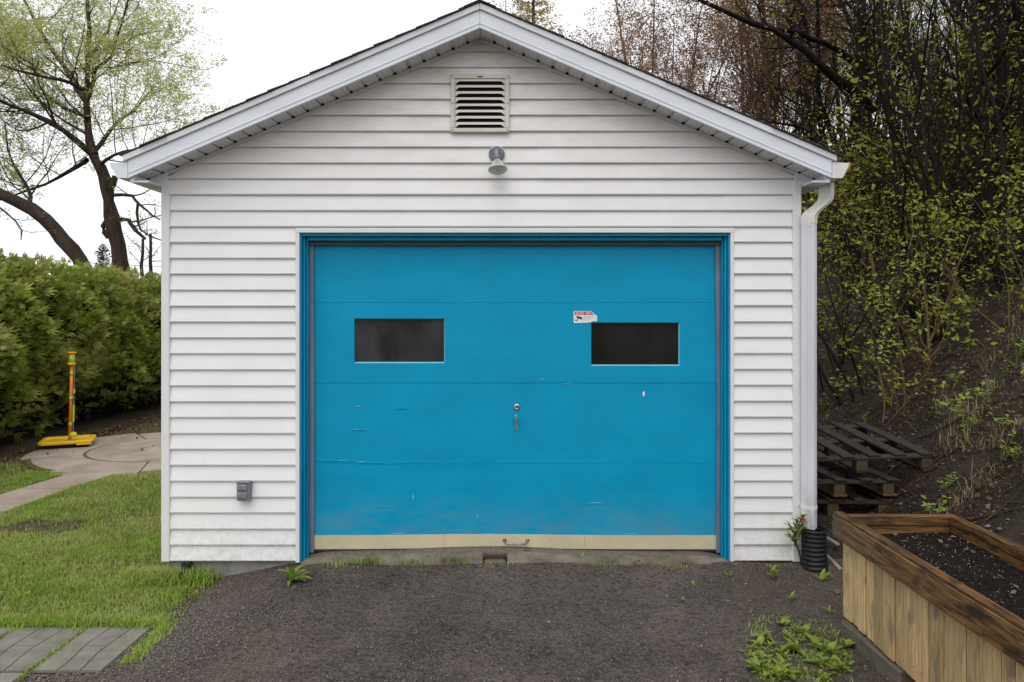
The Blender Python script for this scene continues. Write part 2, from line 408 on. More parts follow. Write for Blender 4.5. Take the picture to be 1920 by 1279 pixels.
# ------------------------------------------------------------------ ground
def gz(x, y):
    """height of the flat ground: a little lower beside the left corner of the garage"""
    a = smooth(-1.12, -1.75, x)
    return -0.085 * a - 0.012 * (1 - a) * smooth(-.1, -1.2, y) + 0.012 * mnoise.noise((x*1.3, y*1.3, 0))
def toe(y):
    t = 2.72 + .30 * smooth(-.9, .8, y) + .15 * mnoise.noise((0, y*.5, 4.2))
    t -= 0.5 * smooth(3, 7, y) + 2.4 * smooth(7.5, 14, y)
    return t
def hz(x, y):
    s = x - toe(y)
    base = -0.16 if s < -.3 else 0
    if s <= -.3: return -0.25
    r = 0.82 * max(0, s + .12) ** 1.06
    z = 9.5 * (1 - math.exp(-r / 9.5)) - .10
    k = smooth(0, 1.0, s)
    return z + k * (.16 * mnoise.noise((x*.8, y*.8, 1.7)) + .07 * mnoise.noise((x*2.6, y*2.6, 5.1)))
def grid_mesh(name, xs, ys, fn, keep=None):
    nx, ny = len(xs), len(ys)
    V = np.array([(x, y, fn(x, y)) for y in ys for x in xs])
    i = np.arange(nx-1)[None, :] + nx*np.arange(ny-1)[:, None]
    Fq = np.stack([i, i+1, i+nx+1, i+nx], -1).reshape(-1, 4)
    if keep is not None:
        c = V[Fq].mean(1); Fq = Fq[np.array([keep(*q) for q in c])]
    return fast_mesh(name, V, [Fq])
def axis(a, b, step, far):
    core = list(np.arange(a, b+1e-6, step)); lo = []; hi = []; d = step
    x = a
    while x > -far: d *= 1.5; x -= d; lo.append(x)
    x = b; d = step
    while x < far: d *= 1.5; x += d; hi.append(x)
    return lo[::-1] + core + hi
o = link('ground', grid_mesh('ground', axis(-9, 4, .15, 600), axis(-4, 9, .15, 600), lambda x, y: gz(x, y) if abs(x) < 12 and abs(y) < 14 else -.06), M['soil'], None, True, 'structure')
xs = list(np.arange(-1.0, 8, .14)) + list(np.arange(8, 30, .6)); ys = list(np.arange(-4.2, 10, .14)) + list(np.arange(10, 46, .6))
o = link('hillside', grid_mesh('hillside', xs, ys, hz, lambda x, y, z: z > -.22), M['bank'], None, True, 'structure')

# driveway: compacted grit from the lawn edge to the planter, up to the door sill
def drive_left(y): return -1.72 - .33*smooth(-1.215, -1.26, y) + .05 * mnoise.noise((y*2.2, 3.3, 0)) + .03 * mnoise.noise((y*7, 1.3, 0)) - .07 * smooth(-.75, -.95, y)
def drive_z(x, y): return gz(x, y) + .008 + .022*smooth(-.34, -.05, y)*smooth(-1.2, -1.0, x)*(1 + .5*mnoise.noise((x*3, 0, 5)))
ys_ = list(np.arange(-4.3, .05, .07)); V = []; nxx = 70
for y in ys_:
    l = drive_left(y); r = 3.4
    for k in range(nxx):
        x = l + (r - l) * k / (nxx-1); V.append((x, y, drive_z(x, y) - (.02 if k == 0 else 0)))
i = np.arange(nxx-1)[None, :] + nxx*np.arange(len(ys_)-1)[:, None]
link('driveway', fast_mesh('driveway', V, [np.stack([i, i+1, i+nxx+1, i+nxx], -1).reshape(-1, 4)]), M['gravel'], None, True, 'structure')

link('side_yard', grid_mesh('side_yard', list(np.arange(2.03, 3.4, .1)), list(np.arange(.055, 7.2, .1)), lambda x, y: gz(x, y) + .012 + .02*mnoise.noise((x*3, y*3, 8))), M['bank'], None, True, 'structure')
def stones(name, pts, sizes, mat, parent=None, seed=1):
    """angular little stones: squashed octahedra"""
    r = np.random.default_rng(seed); N = len(pts)
    base = np.array([(1,0,0),(0,1,0),(-1,0,0),(0,-1,0),(0,0,.7),(0,0,-.7)])
    v = base[None] * (1 + .35 * (r.random((N,6,1)) - .5)) + .22 * (r.random((N,6,3)) - .5)
    a = r.random(N) * 6.28; c, s_ = np.cos(a), np.sin(a)
    v = v * (sizes[:, None, None] * np.stack([r.uniform(.7,1.4,N), r.uniform(.6,1.1,N), r.uniform(.45,.9,N)], -1)[:, None, :])
    x = v[..., 0]*c[:, None] - v[..., 1]*s_[:, None]; y = v[..., 0]*s_[:, None] + v[..., 1]*c[:, None]
    v = np.stack([x, y, v[..., 2]], -1) + pts[:, None, :]
    f = np.array([(0,1,4),(1,2,4),(2,3,4),(3,0,4),(1,0,5),(2,1,5),(3,2,5),(0,3,5)])
    Fc = (f[None] + 6*np.arange(N)[:, None, None]).reshape(-1, 3)
    return link(name, fast_mesh(name, v.reshape(-1, 3), [Fc]), mat, parent, False, 'stuff')
def scatter_drive(n, left_bias, smin, smax, seed):
    r = np.random.default_rng(seed); pts = []; sz = []
    while len(pts) < n:
        y = -3.0 + 2.95 * r.random(); x = -1.75 + 4.6 * (r.random() ** left_bias)
        if x < drive_left(y) + .02 - .1 * r.random(): continue
        s = smin * (smax/smin) ** (r.random() ** 2.2)
        pts.append((x, y, drive_z(x, y) + s*.15)); sz.append(s)
    return np.array(pts), np.array(sz)
p_, s_ = scatter_drive(15000, 1.0, .0028, .009, 3)
tag(stones('grit', p_, s_, M['stone'], seed=3), 'fine dark grit strewn over the compacted driveway', 'grit', kind='stuff')
r_ = np.random.default_rng(5); pts = []; sz = []
while len(pts) < 12000:
    y = -2.2 + 2.0 * r_.random(); x = drive_left(y) - .03 + abs(r_.normal(0, .34)); 
    k = smooth(-.25, -1.0, y)
    if r_.random() > .12 + .88*k: continue
    s = .0032 + .0075 * r_.random() ** 3
    pts.append((x, y, drive_z(x, y) + s*.3)); sz.append(s)
tag(stones('loose_gravel', np.array(pts), np.array(sz), M['stone'], seed=6), 'loose grey gravel along the paving and lawn edge', 'gravel', kind='stuff')
p_, s_ = scatter_drive(3600, 1.0, .005, .0125, 13)
tag(stones('coarse_stones', p_, s_, M['stone'], seed=13), 'coarser dark stones half sunk in the driveway', 'stones', kind='stuff')
p_, s_ = scatter_drive(420, 1.0, .003, .012, 9)
tag(stones('pale_pebbles', p_, s_*.8, M['stone_pale'], seed=9), 'scattered pale and rusty pebbles on the dark driveway', 'pebbles', kind='stuff')

# ------------------------------------------------------------------ garage
garage = empty('garage', (0, 0, 0), 'white clapboard garage with gable roof and blue door', 'garage')
SL = .427
ZB = 3.369                       # underside of the fascia at the apex
WL, WR = WX(305.5), WX(1500)     # wall corners
OL, OR_, OT = WX(563), WX(1368), WZ(437)
def zb(x): return ZB - SL * abs(x)
DEPTH = 6.2
# wall carcass (sheathing behind the boards)
b = MB()
b.box(WL+.012, OL-.004, .004, .09, .035, 2.45); b.box(OR_+.004, WR-.012, .004, .09, .035, 2.45)
b.box(OL-.004, OR_+.004, .004, .09, OT+.004, 2.45)
b.prism([(WL+.012, 2.45), (WR-.012, 2.45), (WR-.012, 2.478), (0, zb(0)-.012), (WL+.012, 2.478)], lambda a, c: (a, .004, c), lambda a, c: (a, .09, c))
b.build('front_wall', M['siding'], garage)
CH = 29.75 / 292.0
Z0 = WZ(1050)
def board(x0b, x1b, x0t, x1t, z0, z1, proud=0):
    """one clapboard course: thick butt at the bottom, thin top, tucked under the next"""
    m = MB(); yb, yt = -.0195-proud, -.003-proud
    z0 += rng.uniform(-.0012, .0012); yb += rng.uniform(-.0015, .0015)
    zc = z0 + .006; f = (zc-z0)/(z1-z0)
    xl = x0b + (x0t-x0b)*f; xr = x1b + (x1t-x1b)*f
    m.sweep([[(x0b, yb+.002, z0), (x0b, .002, z0+.001), (x0t, .002, z1), (x0t, yt, z1), (xl, yb, zc)],
             [(x1b, yb+.002, z0), (x1b, .002, z0+.001), (x1t, .002, z1), (x1t, yt, z1), (xr, yb, zc)]])
    return m.build('siding_board', M['siding'], garage)
CPL, CPR = WX(321), WX(1484)
TL, TR, TT = WX(556), WX(1374.5), WZ(428)
for k in range(0, 33):
    z0 = Z0 + k*CH; z1 = z0 + CH
    jit = .0012 * rng.uniform(-1, 1)
    if z1 <= TT + .01 or z0 < TT - .02:
        zz = min(z1, 9)
        board(CPL, TL, CPL, TL, z0, z1); board(TR, CPR, TR, CPR, z0 + .002, z1 + .002)
        if z1 > TT + .01: board(TL, TR, TL, TR, TT, z1)
    elif z1 < 2.455:
        if k in (22, 23): s = WX(1358); board(CPL, s+.004, CPL, s+.004, z0, z1); board(s, CPR, s, CPR, z0, z1, .0022)
        else: board(CPL, CPR, CPL, CPR, z0, z1)
    else:
        hw = lambda z: (ZB - .004 - z) / SL
        xb = min(hw(z0), 2.03); xt = hw(z1)
        if xb < .03: break
        zt = z1
        if xt < 0: zt = z0 + (z1-z0)*.98 if hw(z0 + (z1-z0)*.98) > 0 else ZB-.006; xt = .002
        if k in (24, 25): s = WX(1010); board(-xb, s+.004, -xt, s+.004, z0, zt); board(s, xb, s, xt, z0, zt, .0022)
        else: board(-xb, xb, -xt, xt, z0, zt)
for xa, xb in ((WL, CPL), (CPR, WR)):
    m = MB(); m.box(xa, xb, -.026, .05, Z0-.004, 2.465)
    m.build('corner_post', M['trim'], garage, bevel=.004)
m = MB(); m.box(TL, OL, -.022, .03, Z0-.01, TT); m.build('door_trim', M['trim'], garage, bevel=.002)
m = MB(); m.box(OR_, TR, -.022, .03, Z0-.01, TT); m.build('door_trim', M['trim'], garage, bevel=.002)
m = MB(); m.box(TL, TR, -.0235, .03, OT, TT-.001); m.build('door_trim', M['trim'], garage, bevel=.002)
# side and back walls with clapboard profile
for sx in (-1, 1):
    m = MB(); x0 = WL if sx < 0 else WR
    prof = [(.08, Z0)]
    for k in range(24):
        z = Z0 + k*CH
        prof += [(-.015, z), (-.003, z+CH)]
    prof += [(.08, Z0+24*CH)]
    m.prism([(x0 - sx*(.015+a) + sx*.012, z) for a, z in prof], lambda a, c: (a, .052, c), lambda a, c: (a, DEPTH, c))
    m.build('side_wall', M['siding'], garage)
m = MB(); m.prism([(WL+.1, -.1), (WR-.1, -.1), (WR-.1, 2.40), (0, zb(0)-.06), (WL+.1, 2.40)], lambda a, c: (a, DEPTH-.1, c), lambda a, c: (a, DEPTH-.02, c))
m.build('back_wall', M['inside'], garage)
m = MB(); m.box(WL+.105, WL+.115, .12, DEPTH-.11, 0, 2.4); m.build('inner_lining', M['inside'], garage)
m = MB(); m.box(WR-.115, WR-.105, .12, DEPTH-.11, 0, 2.4); m.build('inner_lining', M['inside'], garage)
m = MB(); m.box(WL+.1, WR-.1, .12, DEPTH-.11, -.1, .0); m.build('floor_slab', M['concrete_dark'], garage)
# foundation
def lumpy(x0, x1, y0, y1, z0, ztop, mat, name, seed, amp=.012, n=26):
    m = MB(); rings = []
    for i in range(n+1):
        x = x0 + (x1-x0)*i/n
        q = lambda a: amp*(mnoise.noise((x*6+a, seed, a*3.1)) + .6*mnoise.noise((x*19+a, seed, a*2.1)))
        zt = ztop(x)
        rings.append([(x, y0+q(0), z0), (x, y1, z0), (x, y1, zt+q(2)*.3), (x, y0+.018+q(4), zt+q(2)*.5), (x, y0+q(1), zt-.018+q(3)*.6)])
    m.sweep(rings); return m.build(name, mat, garage, True)
lumpy(WL+.03, OL+.03, .012, .2, -.4, lambda x: Z0-.004, M['concrete_dark'], 'foundation', 2)
lumpy(OR_-.03, WR-.03, .012, .2, -.4, lambda x: Z0-.004, M['concrete_dark'], 'foundation', 5)
def sill_top(x): return .052 + .030*math.exp(-((x-.05)/.55)**2) - .02*smooth(-.95, -1.16, x) - .02*smooth(1.40, 1.58, x)
nl, nr_ = WX(906), WX(951)
lumpy(OL+.02, nl, -.055, .16, -.3, sill_top, M['concrete'], 'door_sill', 11, .018, 60)
lumpy(nr_, OR_-.01, -.055, .16, -.3, sill_top, M['concrete'], 'door_sill', 17, .018, 60)
lumpy(nl+.009, nr_-.009, -.046, .16, -.3, lambda x: sill_top(x)-.020, M['concrete'], 'sill_block', 21, .006, 6)
m = MB(); m.box(nl+.001, nr_-.001, -.052, -.03, sill_top(.05)-.014, sill_top(.05)-.002); m.build('sill_cap', M['bark_brown'], garage)
lumpy(OL+.05, OR_-.05, .02, .10, .02, lambda x: sill_top(x)+.012, M['timber_grey'], 'timber_threshold', 31, .006)
# door frame: stepped jambs and head
YD = .095
for sx, xe in ((1, OL), (-1, OR_)):
    m = MB(); a = xe; 
    def bx(x0, x1, y0, y1): m.box(min(x0,x1), max(x0,x1), y0, y1, .0, OT)
    bx(a, a+sx*.011, -.006, .12); m.build('jamb', M['blue_frame'], garage, bevel=.002); m = MB()
    bx(a+sx*.0112, a+sx*.026, .018, .12); m.build('jamb_moulding', M['blue_frame'], garage, bevel=.004); m = MB()
    bx(a+sx*.0262, a+sx*.037, .045, .12); m.build('jamb_stop', M['blue_frame'], garage, bevel=.002)
    rings = []
    for i in range(31):
        z = .055 + (2.075-.055)*i/30; wv = .004*mnoise.noise((z*2.3, sx*3.0, 0)) + (.004 if sx > 0 else -.006)*math.sin(z*1.9)
        x0 = a+sx*.0375; x1 = a+sx*(.064+wv)
        rings.append([(x0, .082, z), (x1, .078, z), (x1, .083, z), (x0, .090, z)])
    m = MB(); m.sweep(rings); m.build('weather_strip', M['strip'], garage)
m = MB(); m.box(OL+.012, OR_-.012, -.004, .12, OT-.020, OT-.0005); m.build('head_jamb', M['blue_frame'], garage, bevel=.002)
m = MB(); m.box(OL+.038, OR_-.038, .03, .12, OT-.045, OT-.0205); m.build('head_stop', M['blue_frame'], garage, bevel=.002)
m = MB(); m.box(OL+.038, OR_-.038, .066, .13, 2.062, OT-.0455); m.build('head_seal', M['rubber'], garage)
# overhead door: four plywood sections, two windows
SD = F / (YD + 4.623)
def DX(px): return CX + (px-960)/SD
def DZ(py): return CZ - (py-HOR)/SD
door = MB(); DL, DR = OL+.042, OR_-.042
b = MB(); b.box(DL, DR, .14, .145, 2.10, 2.12); door = b.build('garage_door', M['blue'], garage)
wins = [(DX(664), DX(834), DZ(681), DZ(597)), (DX(1108), DX(1275), DZ(686), DZ(604.5))]
lv = [.16, DZ(870), DZ(718), DZ(567.5), 2.09]
for k in range(4):
    z0, z1 = lv[k]+.0007, lv[k+1]-.0007
    m = MB(); yf = YD + (.002 if k % 2 else 0) 
    if k == 2:      # the section with both windows
        xs_ = [DL, wins[0][0], wins[0][1], wins[1][0], wins[1][1], DR]
        m.box(xs_[0], xs_[1], yf, yf+.035, z0, z1); m.box(xs_[2], xs_[3], yf, yf+.035, z0, z1); m.box(xs_[4], xs_[5], yf, yf+.035, z0, z1)
        for (a, c, e, g) in wins: m.box(a, c, yf, yf+.035, z0, e); m.box(a, c, yf, yf+.035, g, z1)
        o = m.build('door_panel', M['blue'], garage)
        import bmesh
        bm = bmesh.new(); bm.from_mesh(o.data); bmesh.ops.remove_doubles(bm, verts=bm.verts, dist=1e-5); bm.to_mesh(o.data); bm.free()
    else:
        m.box(DL, DR, yf, yf+.035, z0, z1); o = m.build('door_panel', M['blue'], garage)
    o.parent = door
for i, (a, c, e, g) in enumerate(wins):
    m = MB(); m.box(a-.004, c+.004, YD+.018, YD+.022, e-.004, g+.004)
    o = m.build('window_pane', M['glass_l'] if i == 0 else M['glass_r'], garage); o.parent = door
    m = MB(); t_ = .007; ya, yb_ = YD+.0025, YD+.0175
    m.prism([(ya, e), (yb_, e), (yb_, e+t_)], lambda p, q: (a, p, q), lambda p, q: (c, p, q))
    o = m.build('window_bead', M['worn_and_lit_blue'], garage); o.parent = door  # lower bead coloured paler to show it catching the sky
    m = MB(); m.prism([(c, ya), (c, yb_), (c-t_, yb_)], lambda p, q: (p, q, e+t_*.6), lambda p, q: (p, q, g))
    o = m.build('window_bead', M['worn_and_lit_blue'], garage); o.parent = door  # right bead likewise, its bright edge put into the colour
    m = MB(); m.box(a, c-t_, YD+.004, YD+.0165, g-.004, g); m.box(a, a+.003, YD+.004, YD+.0165, e+t_, g-.004)
    o = m.build('window_bead', M['blue_frame'], garage); o.parent = door
def bow(x): return .010*math.exp(-((x-.0)/.55)**2)
rings = []; r2 = []; edges = [DL, WX(833)-.0, WX(1096), DR]
for a, c in ((DL, DX(833)-.0006), (DX(833)+.0006, DX(1096)-.0006), (DX(1096)+.0006, DR)):
    m = MB(); rings = []
    for i in range(13):
        x = a + (c-a)*i/12; wv = .0018*mnoise.noise((x*9, 0, 0))
        rings.append([(x, YD-.004, .074+bow(x)), (x, YD+.03, .074+bow(x)), (x, YD+.03, .164+bow(x)*.8+wv), (x, YD-.004, .164+bow(x)*.8+wv)])
    m.sweep(rings); o = m.build('bottom_rail', M['cream'], garage); o.parent = door
m = MB(); rings = []
for i in range(31):
    x = DL + (DR-DL)*i/30
    rings.append([(x, YD-.006, .060+bow(x)), (x, YD+.028, .060+bow(x)), (x, YD+.028, .0735+bow(x)), (x, YD-.006, .0735+bow(x))])
m.sweep(rings); o = m.build('bottom_seal', M['rubber'], garage); o.parent = door
c = Vector((DX(969), YD, DZ(763)))
m = MB(); m.lathe([(.0, .0), (.021, 0), (.021, .004), (.017, .008), (.010, .009), (.009, .004), (0, .004)], c, (0,-1,0), 18, False); o = m.build('lock_cylinder', M['chrome'], garage, True); o.parent = door
m = MB(); m.lathe([(.0065, 0), (.0065, .010), (.0, .011)], c+Vector((0,-.002,0)), (0,-1,0), 10); o = m.build('keyhole', M['steel'], garage); o.parent = door
hx, hz1, hz0 = DX(968), DZ(777), DZ(805)
m = MB(); m.lathe([(.010, 0), (.010, .012), (.006, .028), (.006, .034)], (hx, YD, DZ(787)), (0,-1,0), 12)
m.hexa([(hx-.004, YD-.042, hz0), (hx+.010, YD-.042, hz0), (hx+.010, YD-.032, hz0), (hx-.004, YD-.032, hz0), (hx-.010, YD-.040, hz1), (hx+.003, YD-.040, hz1), (hx+.003, YD-.030, hz1), (hx-.010, YD-.030, hz1)])
o = m.build('turn_handle', M['chrome'], garage, bevel=.002); o.parent = door
m = MB()
for px in (946, 989): m.lathe([(.0, 0), (.0125, 0), (.0125, .004), (.006, .007), (0, .0075)], (DX(px), YD-.004, DZ(1012)), (0,-1,0), 14, False)
m.tube([(DX(946), YD-.008, DZ(1013)), (DX(951), YD-.022, DZ(1017)), (DX(956), YD-.030, DZ(1018)), (DX(980), YD-.030, DZ(1018)), (DX(985), YD-.022, DZ(1017)), (DX(989), YD-.008, DZ(1013))], .0065, 8)
o = m.build('lift_handle', M['steel'], garage, True); o.parent = door
m = MB(); m.lathe([(.0, 0), (.008, 0), (.007, .0025), (0, .003)], (DX(1207), YD+.002, DZ(739)), (0,-1,0), 10, False)
o = m.build('paint_chip', M['white_print'], garage); o.parent = door
o.scale = (1, 1, 2.3); o.location.z += DZ(739)*(1-2.3)
for k, (px, py, wpx, hpx) in enumerate(((668, 806, 16, 1.6), (672, 762, 14, 1.0), (896, 968, 2, 5), (1118, 943, 26, 1.8), (775, 932, 2.5, 9), (1016, 711, 9, 1.3), (640, 864, 24, 1.4), (676, 866, 16, 1.6), (1062, 720, 20, .9), (1240, 905, 3, 2), (745, 1000, 30, 1.4), (1180, 1001, 26, 1.2))):
    m = MB(); rr = random.Random(k); n = 10
    m.prism([(DX(px) + wpx/SD*.5*math.cos(6.283*i/n)*rr.uniform(.6, 1.2), DZ(py) + hpx/SD*.5*math.sin(6.283*i/n)*rr.uniform(.5, 1.3)) for i in range(n)], lambda a, c: (a, YD-.0009, c), lambda a, c: (a, YD+.004, c))
    o = m.build('paint_chip', M['worn_and_lit_blue'], garage); o.parent = door
# split edges where the plywood face is lifting
for (pa, pb, py, s) in ((590, 664, 864, 1), (664, 760, 869, -1), (1090, 1140, 944, 1), (655, 690, 806, 1), (740, 765, 766, 1), (700, 735, 950, 1)):
    m = MB(); rings = []
    for i in range(9):
        f = i/8; x = DX(pa + (pb-pa)*f); z = DZ(py) + .003*mnoise.noise((x*14, py, 0)); d = .0035*math.sin(f*math.pi)
        rings.append([(x, YD+.003, z-.004), (x, YD-.0005-d, z), (x, YD+.003, z+.003)])
    m.sweep(rings); o = m.build('lifted_veneer', M['blue'], garage); o.parent = door

# roof ------------------------------------------------------------
YF = -.207
def rake(name, mat, o0, o1, xe, y0, y1, bev=0, ext0=0):
    for sx in (-1, 1):
        m = MB()
        m.sweep([[(0.0006*sx, y, zb(0)+o0), (0.0006*sx, y2, zb(0)+o0), (0.0006*sx, y2, zb(0)+o1), (0.0006*sx, y, zb(0)+o1)] for y, y2 in ((y0, y1),)] +
                [[(sx*xe, y0, zb(xe)+o0), (sx*xe, y1, zb(xe)+o0), (sx*xe, y1, zb(xe)+o1), (sx*xe, y0, zb(xe)+o1)]])
        m.build(name, mat, garage, bevel=bev)
rake('rake_fascia', M['alu'], 0, .110, 2.160, YF, YF+.02, .002)
rake('fascia_rib', M['alu'], .026, .030, 2.158, YF-.003, YF+.001)
rake('drip_edge', M['drip'], .1105, .150, 2.186, YF-.014, YF+.03, .003)
rake('roof_deck', M['inside'], .1105, .148, 2.18, YF+.031, DEPTH+.2)
rake('ceiling_board', M['inside'], .02, .03, 2.03, .02, DEPTH)
# shingle courses
for sx in (-1, 1):
    n = 17; rr = random.Random(3+sx)
    for k in range(n):
        xa = 2.205 - k*(2.205/n); xb_ = xa - 2.205/n*1.25
        xb_ = max(xb_, 0.0)
        y0 = YF-.026 + rr.uniform(-.006, .006)
        za, zb_ = zb(xa)+.156+rr.uniform(0,.004), zb(xb_)+.1515
        m = MB()
        m.sweep([[(sx*xa, y0, za-.0045), (sx*xb_, y0, zb_-.001), (sx*xb_, y0, zb_+.003), (sx*xa, y0, za+.0045)],
                 [(sx*xa, DEPTH+.22, za-.0045), (sx*xb_, DEPTH+.22, zb_-.001), (sx*xb_, DEPTH+.22, zb_+.003), (sx*xa, DEPTH+.22, za+.0045)]])
        m.build('shingle', M['shingle'], garage)
m = MB()
for sx in (-1, 1): m.sweep([[(0, y, zb(0)+.158), (sx*.10, y, zb(.10)+.161), (sx*.10, y, zb(.10)+.164), (0, y, zb(0)+.164)] for y in (YF-.03, DEPTH+.22)])
m.build('ridge_cap', M['shingle'], garage)
# rake soffit: ribbed perforated panels
STEP = .0925
for sx in (-1, 1):
    k = 0
    while k*STEP < 2.10:
        xa, xb_ = (k*STEP + .004 if k else .0006), min((k+1)*STEP - .016, 2.14)
        zf = lambda x: zb(x) + .010
        m = MB()
        m.sweep([[(sx*xa, YF+.021, zf(xa)), (sx*xb_, YF+.021, zf(xb_)), (sx*xb_, YF+.021, zf(xb_)+.005), (sx*xa, YF+.021, zf(xa)+.005)],
                 [(sx*xa, -.004, zf(xa)), (sx*xb_, -.004, zf(xb_)), (sx*xb_, -.004, zf(xb_)+.005), (sx*xa, -.004, zf(xa)+.005)]])
        m.build('soffit_panel', M['soffit'], garage)
        xr = xb_ + .020; m = MB()
        m.sweep([[(sx*xb_, y, zf(xb_)+.009), (sx*xr, y, zf(xr)+.009), (sx*xr, y, zf(xr)+.012), (sx*xb_, y, zf(xb_)+.012)] for y in (YF+.021, -.004)])
        m.build('soffit_groove', M['soffit_rib'], garage)
        m = MB(); m.box(min(sx*xb_, sx*xr)+.002, max(sx*xb_, sx*xr)-.002, -.034, -.0265, zf(xr)+.002, zf(xb_)+.008); m.build('groove_shade', M['black'], garage)  # small black box painting the shade in the groove's open end
        k += 1
    m = MB()
    m.sweep([[(sx*x, -.026, zb(x)-.012), (sx*x, .003, zb(x)-.012), (sx*x, .003, zb(x)+.008), (sx*x, -.026, zb(x)+.008)] for x in (.0006, 2.13)])
    m.build('soffit_channel', M['soffit_rib'], garage)
# eaves: fascia, soffit and K-profile gutter down each side
for sx in (-1, 1):
    m = MB(); m.box(min(sx*2.13, sx*2.158), max(sx*2.13, sx*2.158), YF+.021, DEPTH+.2, 2.425, 2.57); m.build('eave_fascia', M['alu'], garage)
    x0 = WL if sx < 0 else WR
    m = MB(); m.box(min(x0, sx*2.13), max(x0, sx*2.13), YF+.022, DEPTH+.2, 2.425, 2.437); m.build('eave_soffit', M['soffit_rib'], garage)
    m = MB(); m.prism([(sx*2.0, 2.437), (sx*2.128, 2.437), (sx*2.128, zb(2.128)+.008), (sx*2.0, zb(2.0)+.008)], lambda a, c: (a, -.03, c), lambda a, c: (a, -.012, c))
    m.build('eave_return', M['alu'], garage)
    prof = [(2.162, 2.448), (2.225, 2.448), (2.236, 2.470), (2.246, 2.490), (2.264, 2.512), (2.270, 2.540), (2.262, 2.543), (2.262, 2.535), (2.254, 2.514), (2.238, 2.495), (2.228, 2.474), (2.220, 2.453), (2.166, 2.453), (2.166, 2.545), (2.162, 2.545)]
    m = MB(); m.prism([(sx*a, c) for a, c in prof], lambda a, c: (a, YF+.004, c), lambda a, c: (a, DEPTH+.2, c))
    g = m.build('gutter', M['alu'], garage)
    m = MB(); m.prism([(sx*a, c) for a, c in prof[:6]] + [(sx*2.162, 2.545)], lambda a, c: (a, YF, c), lambda a, c: (a, YF+.0035, c))
    m.build('gutter_end_cap', M['elbow'] if sx > 0 else M['alu'], garage)
    if sx > 0:
        m = MB(); pr = [(2.240, 2.470), (2.252, 2.486), (2.271, 2.512), (2.275, 2.542), (2.268, 2.545), (2.260, 2.514), (2.246, 2.492), (2.236, 2.470)]
        m.prism(pr, lambda a, c: (a, YF-.004, c), lambda a, c: (a, YF+.02, c)); m.build('rusted_gutter_lip', M['rust'], garage)

# ------------------------------------------------------------------ fixtures on the wall
# gable vent
vent = empty('gable_vent', (WX(901), -.03, WZ(250)), 'square louvred vent below the roof peak', 'vent')
vx0, vx1, vz0, vz1 = WX(846), WX(955), WZ(250), WZ(142)
m = MB(); yv = -.036; t_ = .026
m.box(vx0, vx1, yv, -.004, vz0, vz0+t_); m.box(vx0, vx1, yv, -.004, vz1-t_*1.1, vz1)
m.box(vx0, vx0+t_, yv, -.004, vz0+t_, vz1-t_*1.1); m.box(vx1-t_, vx1, yv, -.004, vz0+t_, vz1-t_*1.1)
m.build('frame', M['vent'], vent, bevel=.003)
m = MB(); m.box(vx0+.01, vx1-.01, -.0225, -.005, vz0+.01, vz1-.01); m.build('backing', M['black'], vent)  # black plate standing in for the unlit hollow behind the louvres
ih = (vz1-t_*1.1) - (vz0+t_); n = 8; p = ih/n
for k in range(n+1):
    zt = vz0+t_ + k*p
    xa, xb_ = vx0+t_, vx1-t_; c_ = .028
    if k == n: continue
    m = MB()   # stamped hood: slopes outward and down, rounded shoulders, open below
    rings = []
    for x, f in ((xa, .0), (xa+.010, .40), (xa+.020, .80), (xa+.032, 1), (xb_-.032, 1), (xb_-.020, .80), (xb_-.010, .40), (xb_, .0)):
        bot, yy = zt + p*(.02+.49*f), -.026 - .014*f
        rings.append([(x, yy, bot), (x, yy+.002, bot), (x, -.0235, zt+p*.98), (x, -.0255, zt+p)])
    m.sweep(rings); m.build('louvre', M['vent'], vent)
for px in (849.5, 952):
    for py in (145.5, 196, 246):
        m = MB(); m.lathe([(.0, 0), (.0045, 0), (.0035, .003), (0, .0035)], (WX(px), yv, WZ(py)), (0,-1,0), 8, False); m.build('screw', M['dark_metal'], vent)
m = MB(); m.box(WX(896), WX(905), yv-.0015, yv, WZ(148.5), WZ(146)); m.build('embossed_mark', M['ink'], vent)
# flood lamp
lc = Vector((WX(931.5), -.012, WZ(290.5)))
lamp = empty('flood_lamp', lc, 'small grey flood lamp with reflector bulb above the door', 'lamp')
m = MB(); m.lathe([(.056, 0), (.056, .006), (.052, .012)], lc, (0,-1,0), 28); m.build('gasket', M['trim'], lamp, False)
m = MB(); m.lathe([(.050, .004), (.050, .020), (.044, .027), (.0, .028)], lc, (0,-1,0), 28, False); m.build('mounting_plate', M['dark_metal'], lamp, False)
ax = Vector((.06, -.30, -.95)).normalized(); c0 = lc + Vector((0, -.045, .016))
m = MB(); m.lathe([(.0, -.006), (.021, -.002), (.025, .010), (.026, .060), (.024, .066), (.0, .067)], c0, ax, 20, False); m.build('socket', M['dark_metal'], lamp, True)
m = MB(); m.lathe([(.020, .060), (.023, .076), (.036, .096), (.052, .122), (.060, .134)], c0, ax, 28, False); m.build('reflector', M['bulb_silver'], lamp, True)
m = MB(); m.lathe([(.0600, .132), (.0615, .137), (.059, .141), (.032, .147), (.0, .149)], c0, ax, 28, False); m.build('lens', M['lens'], lamp, True)
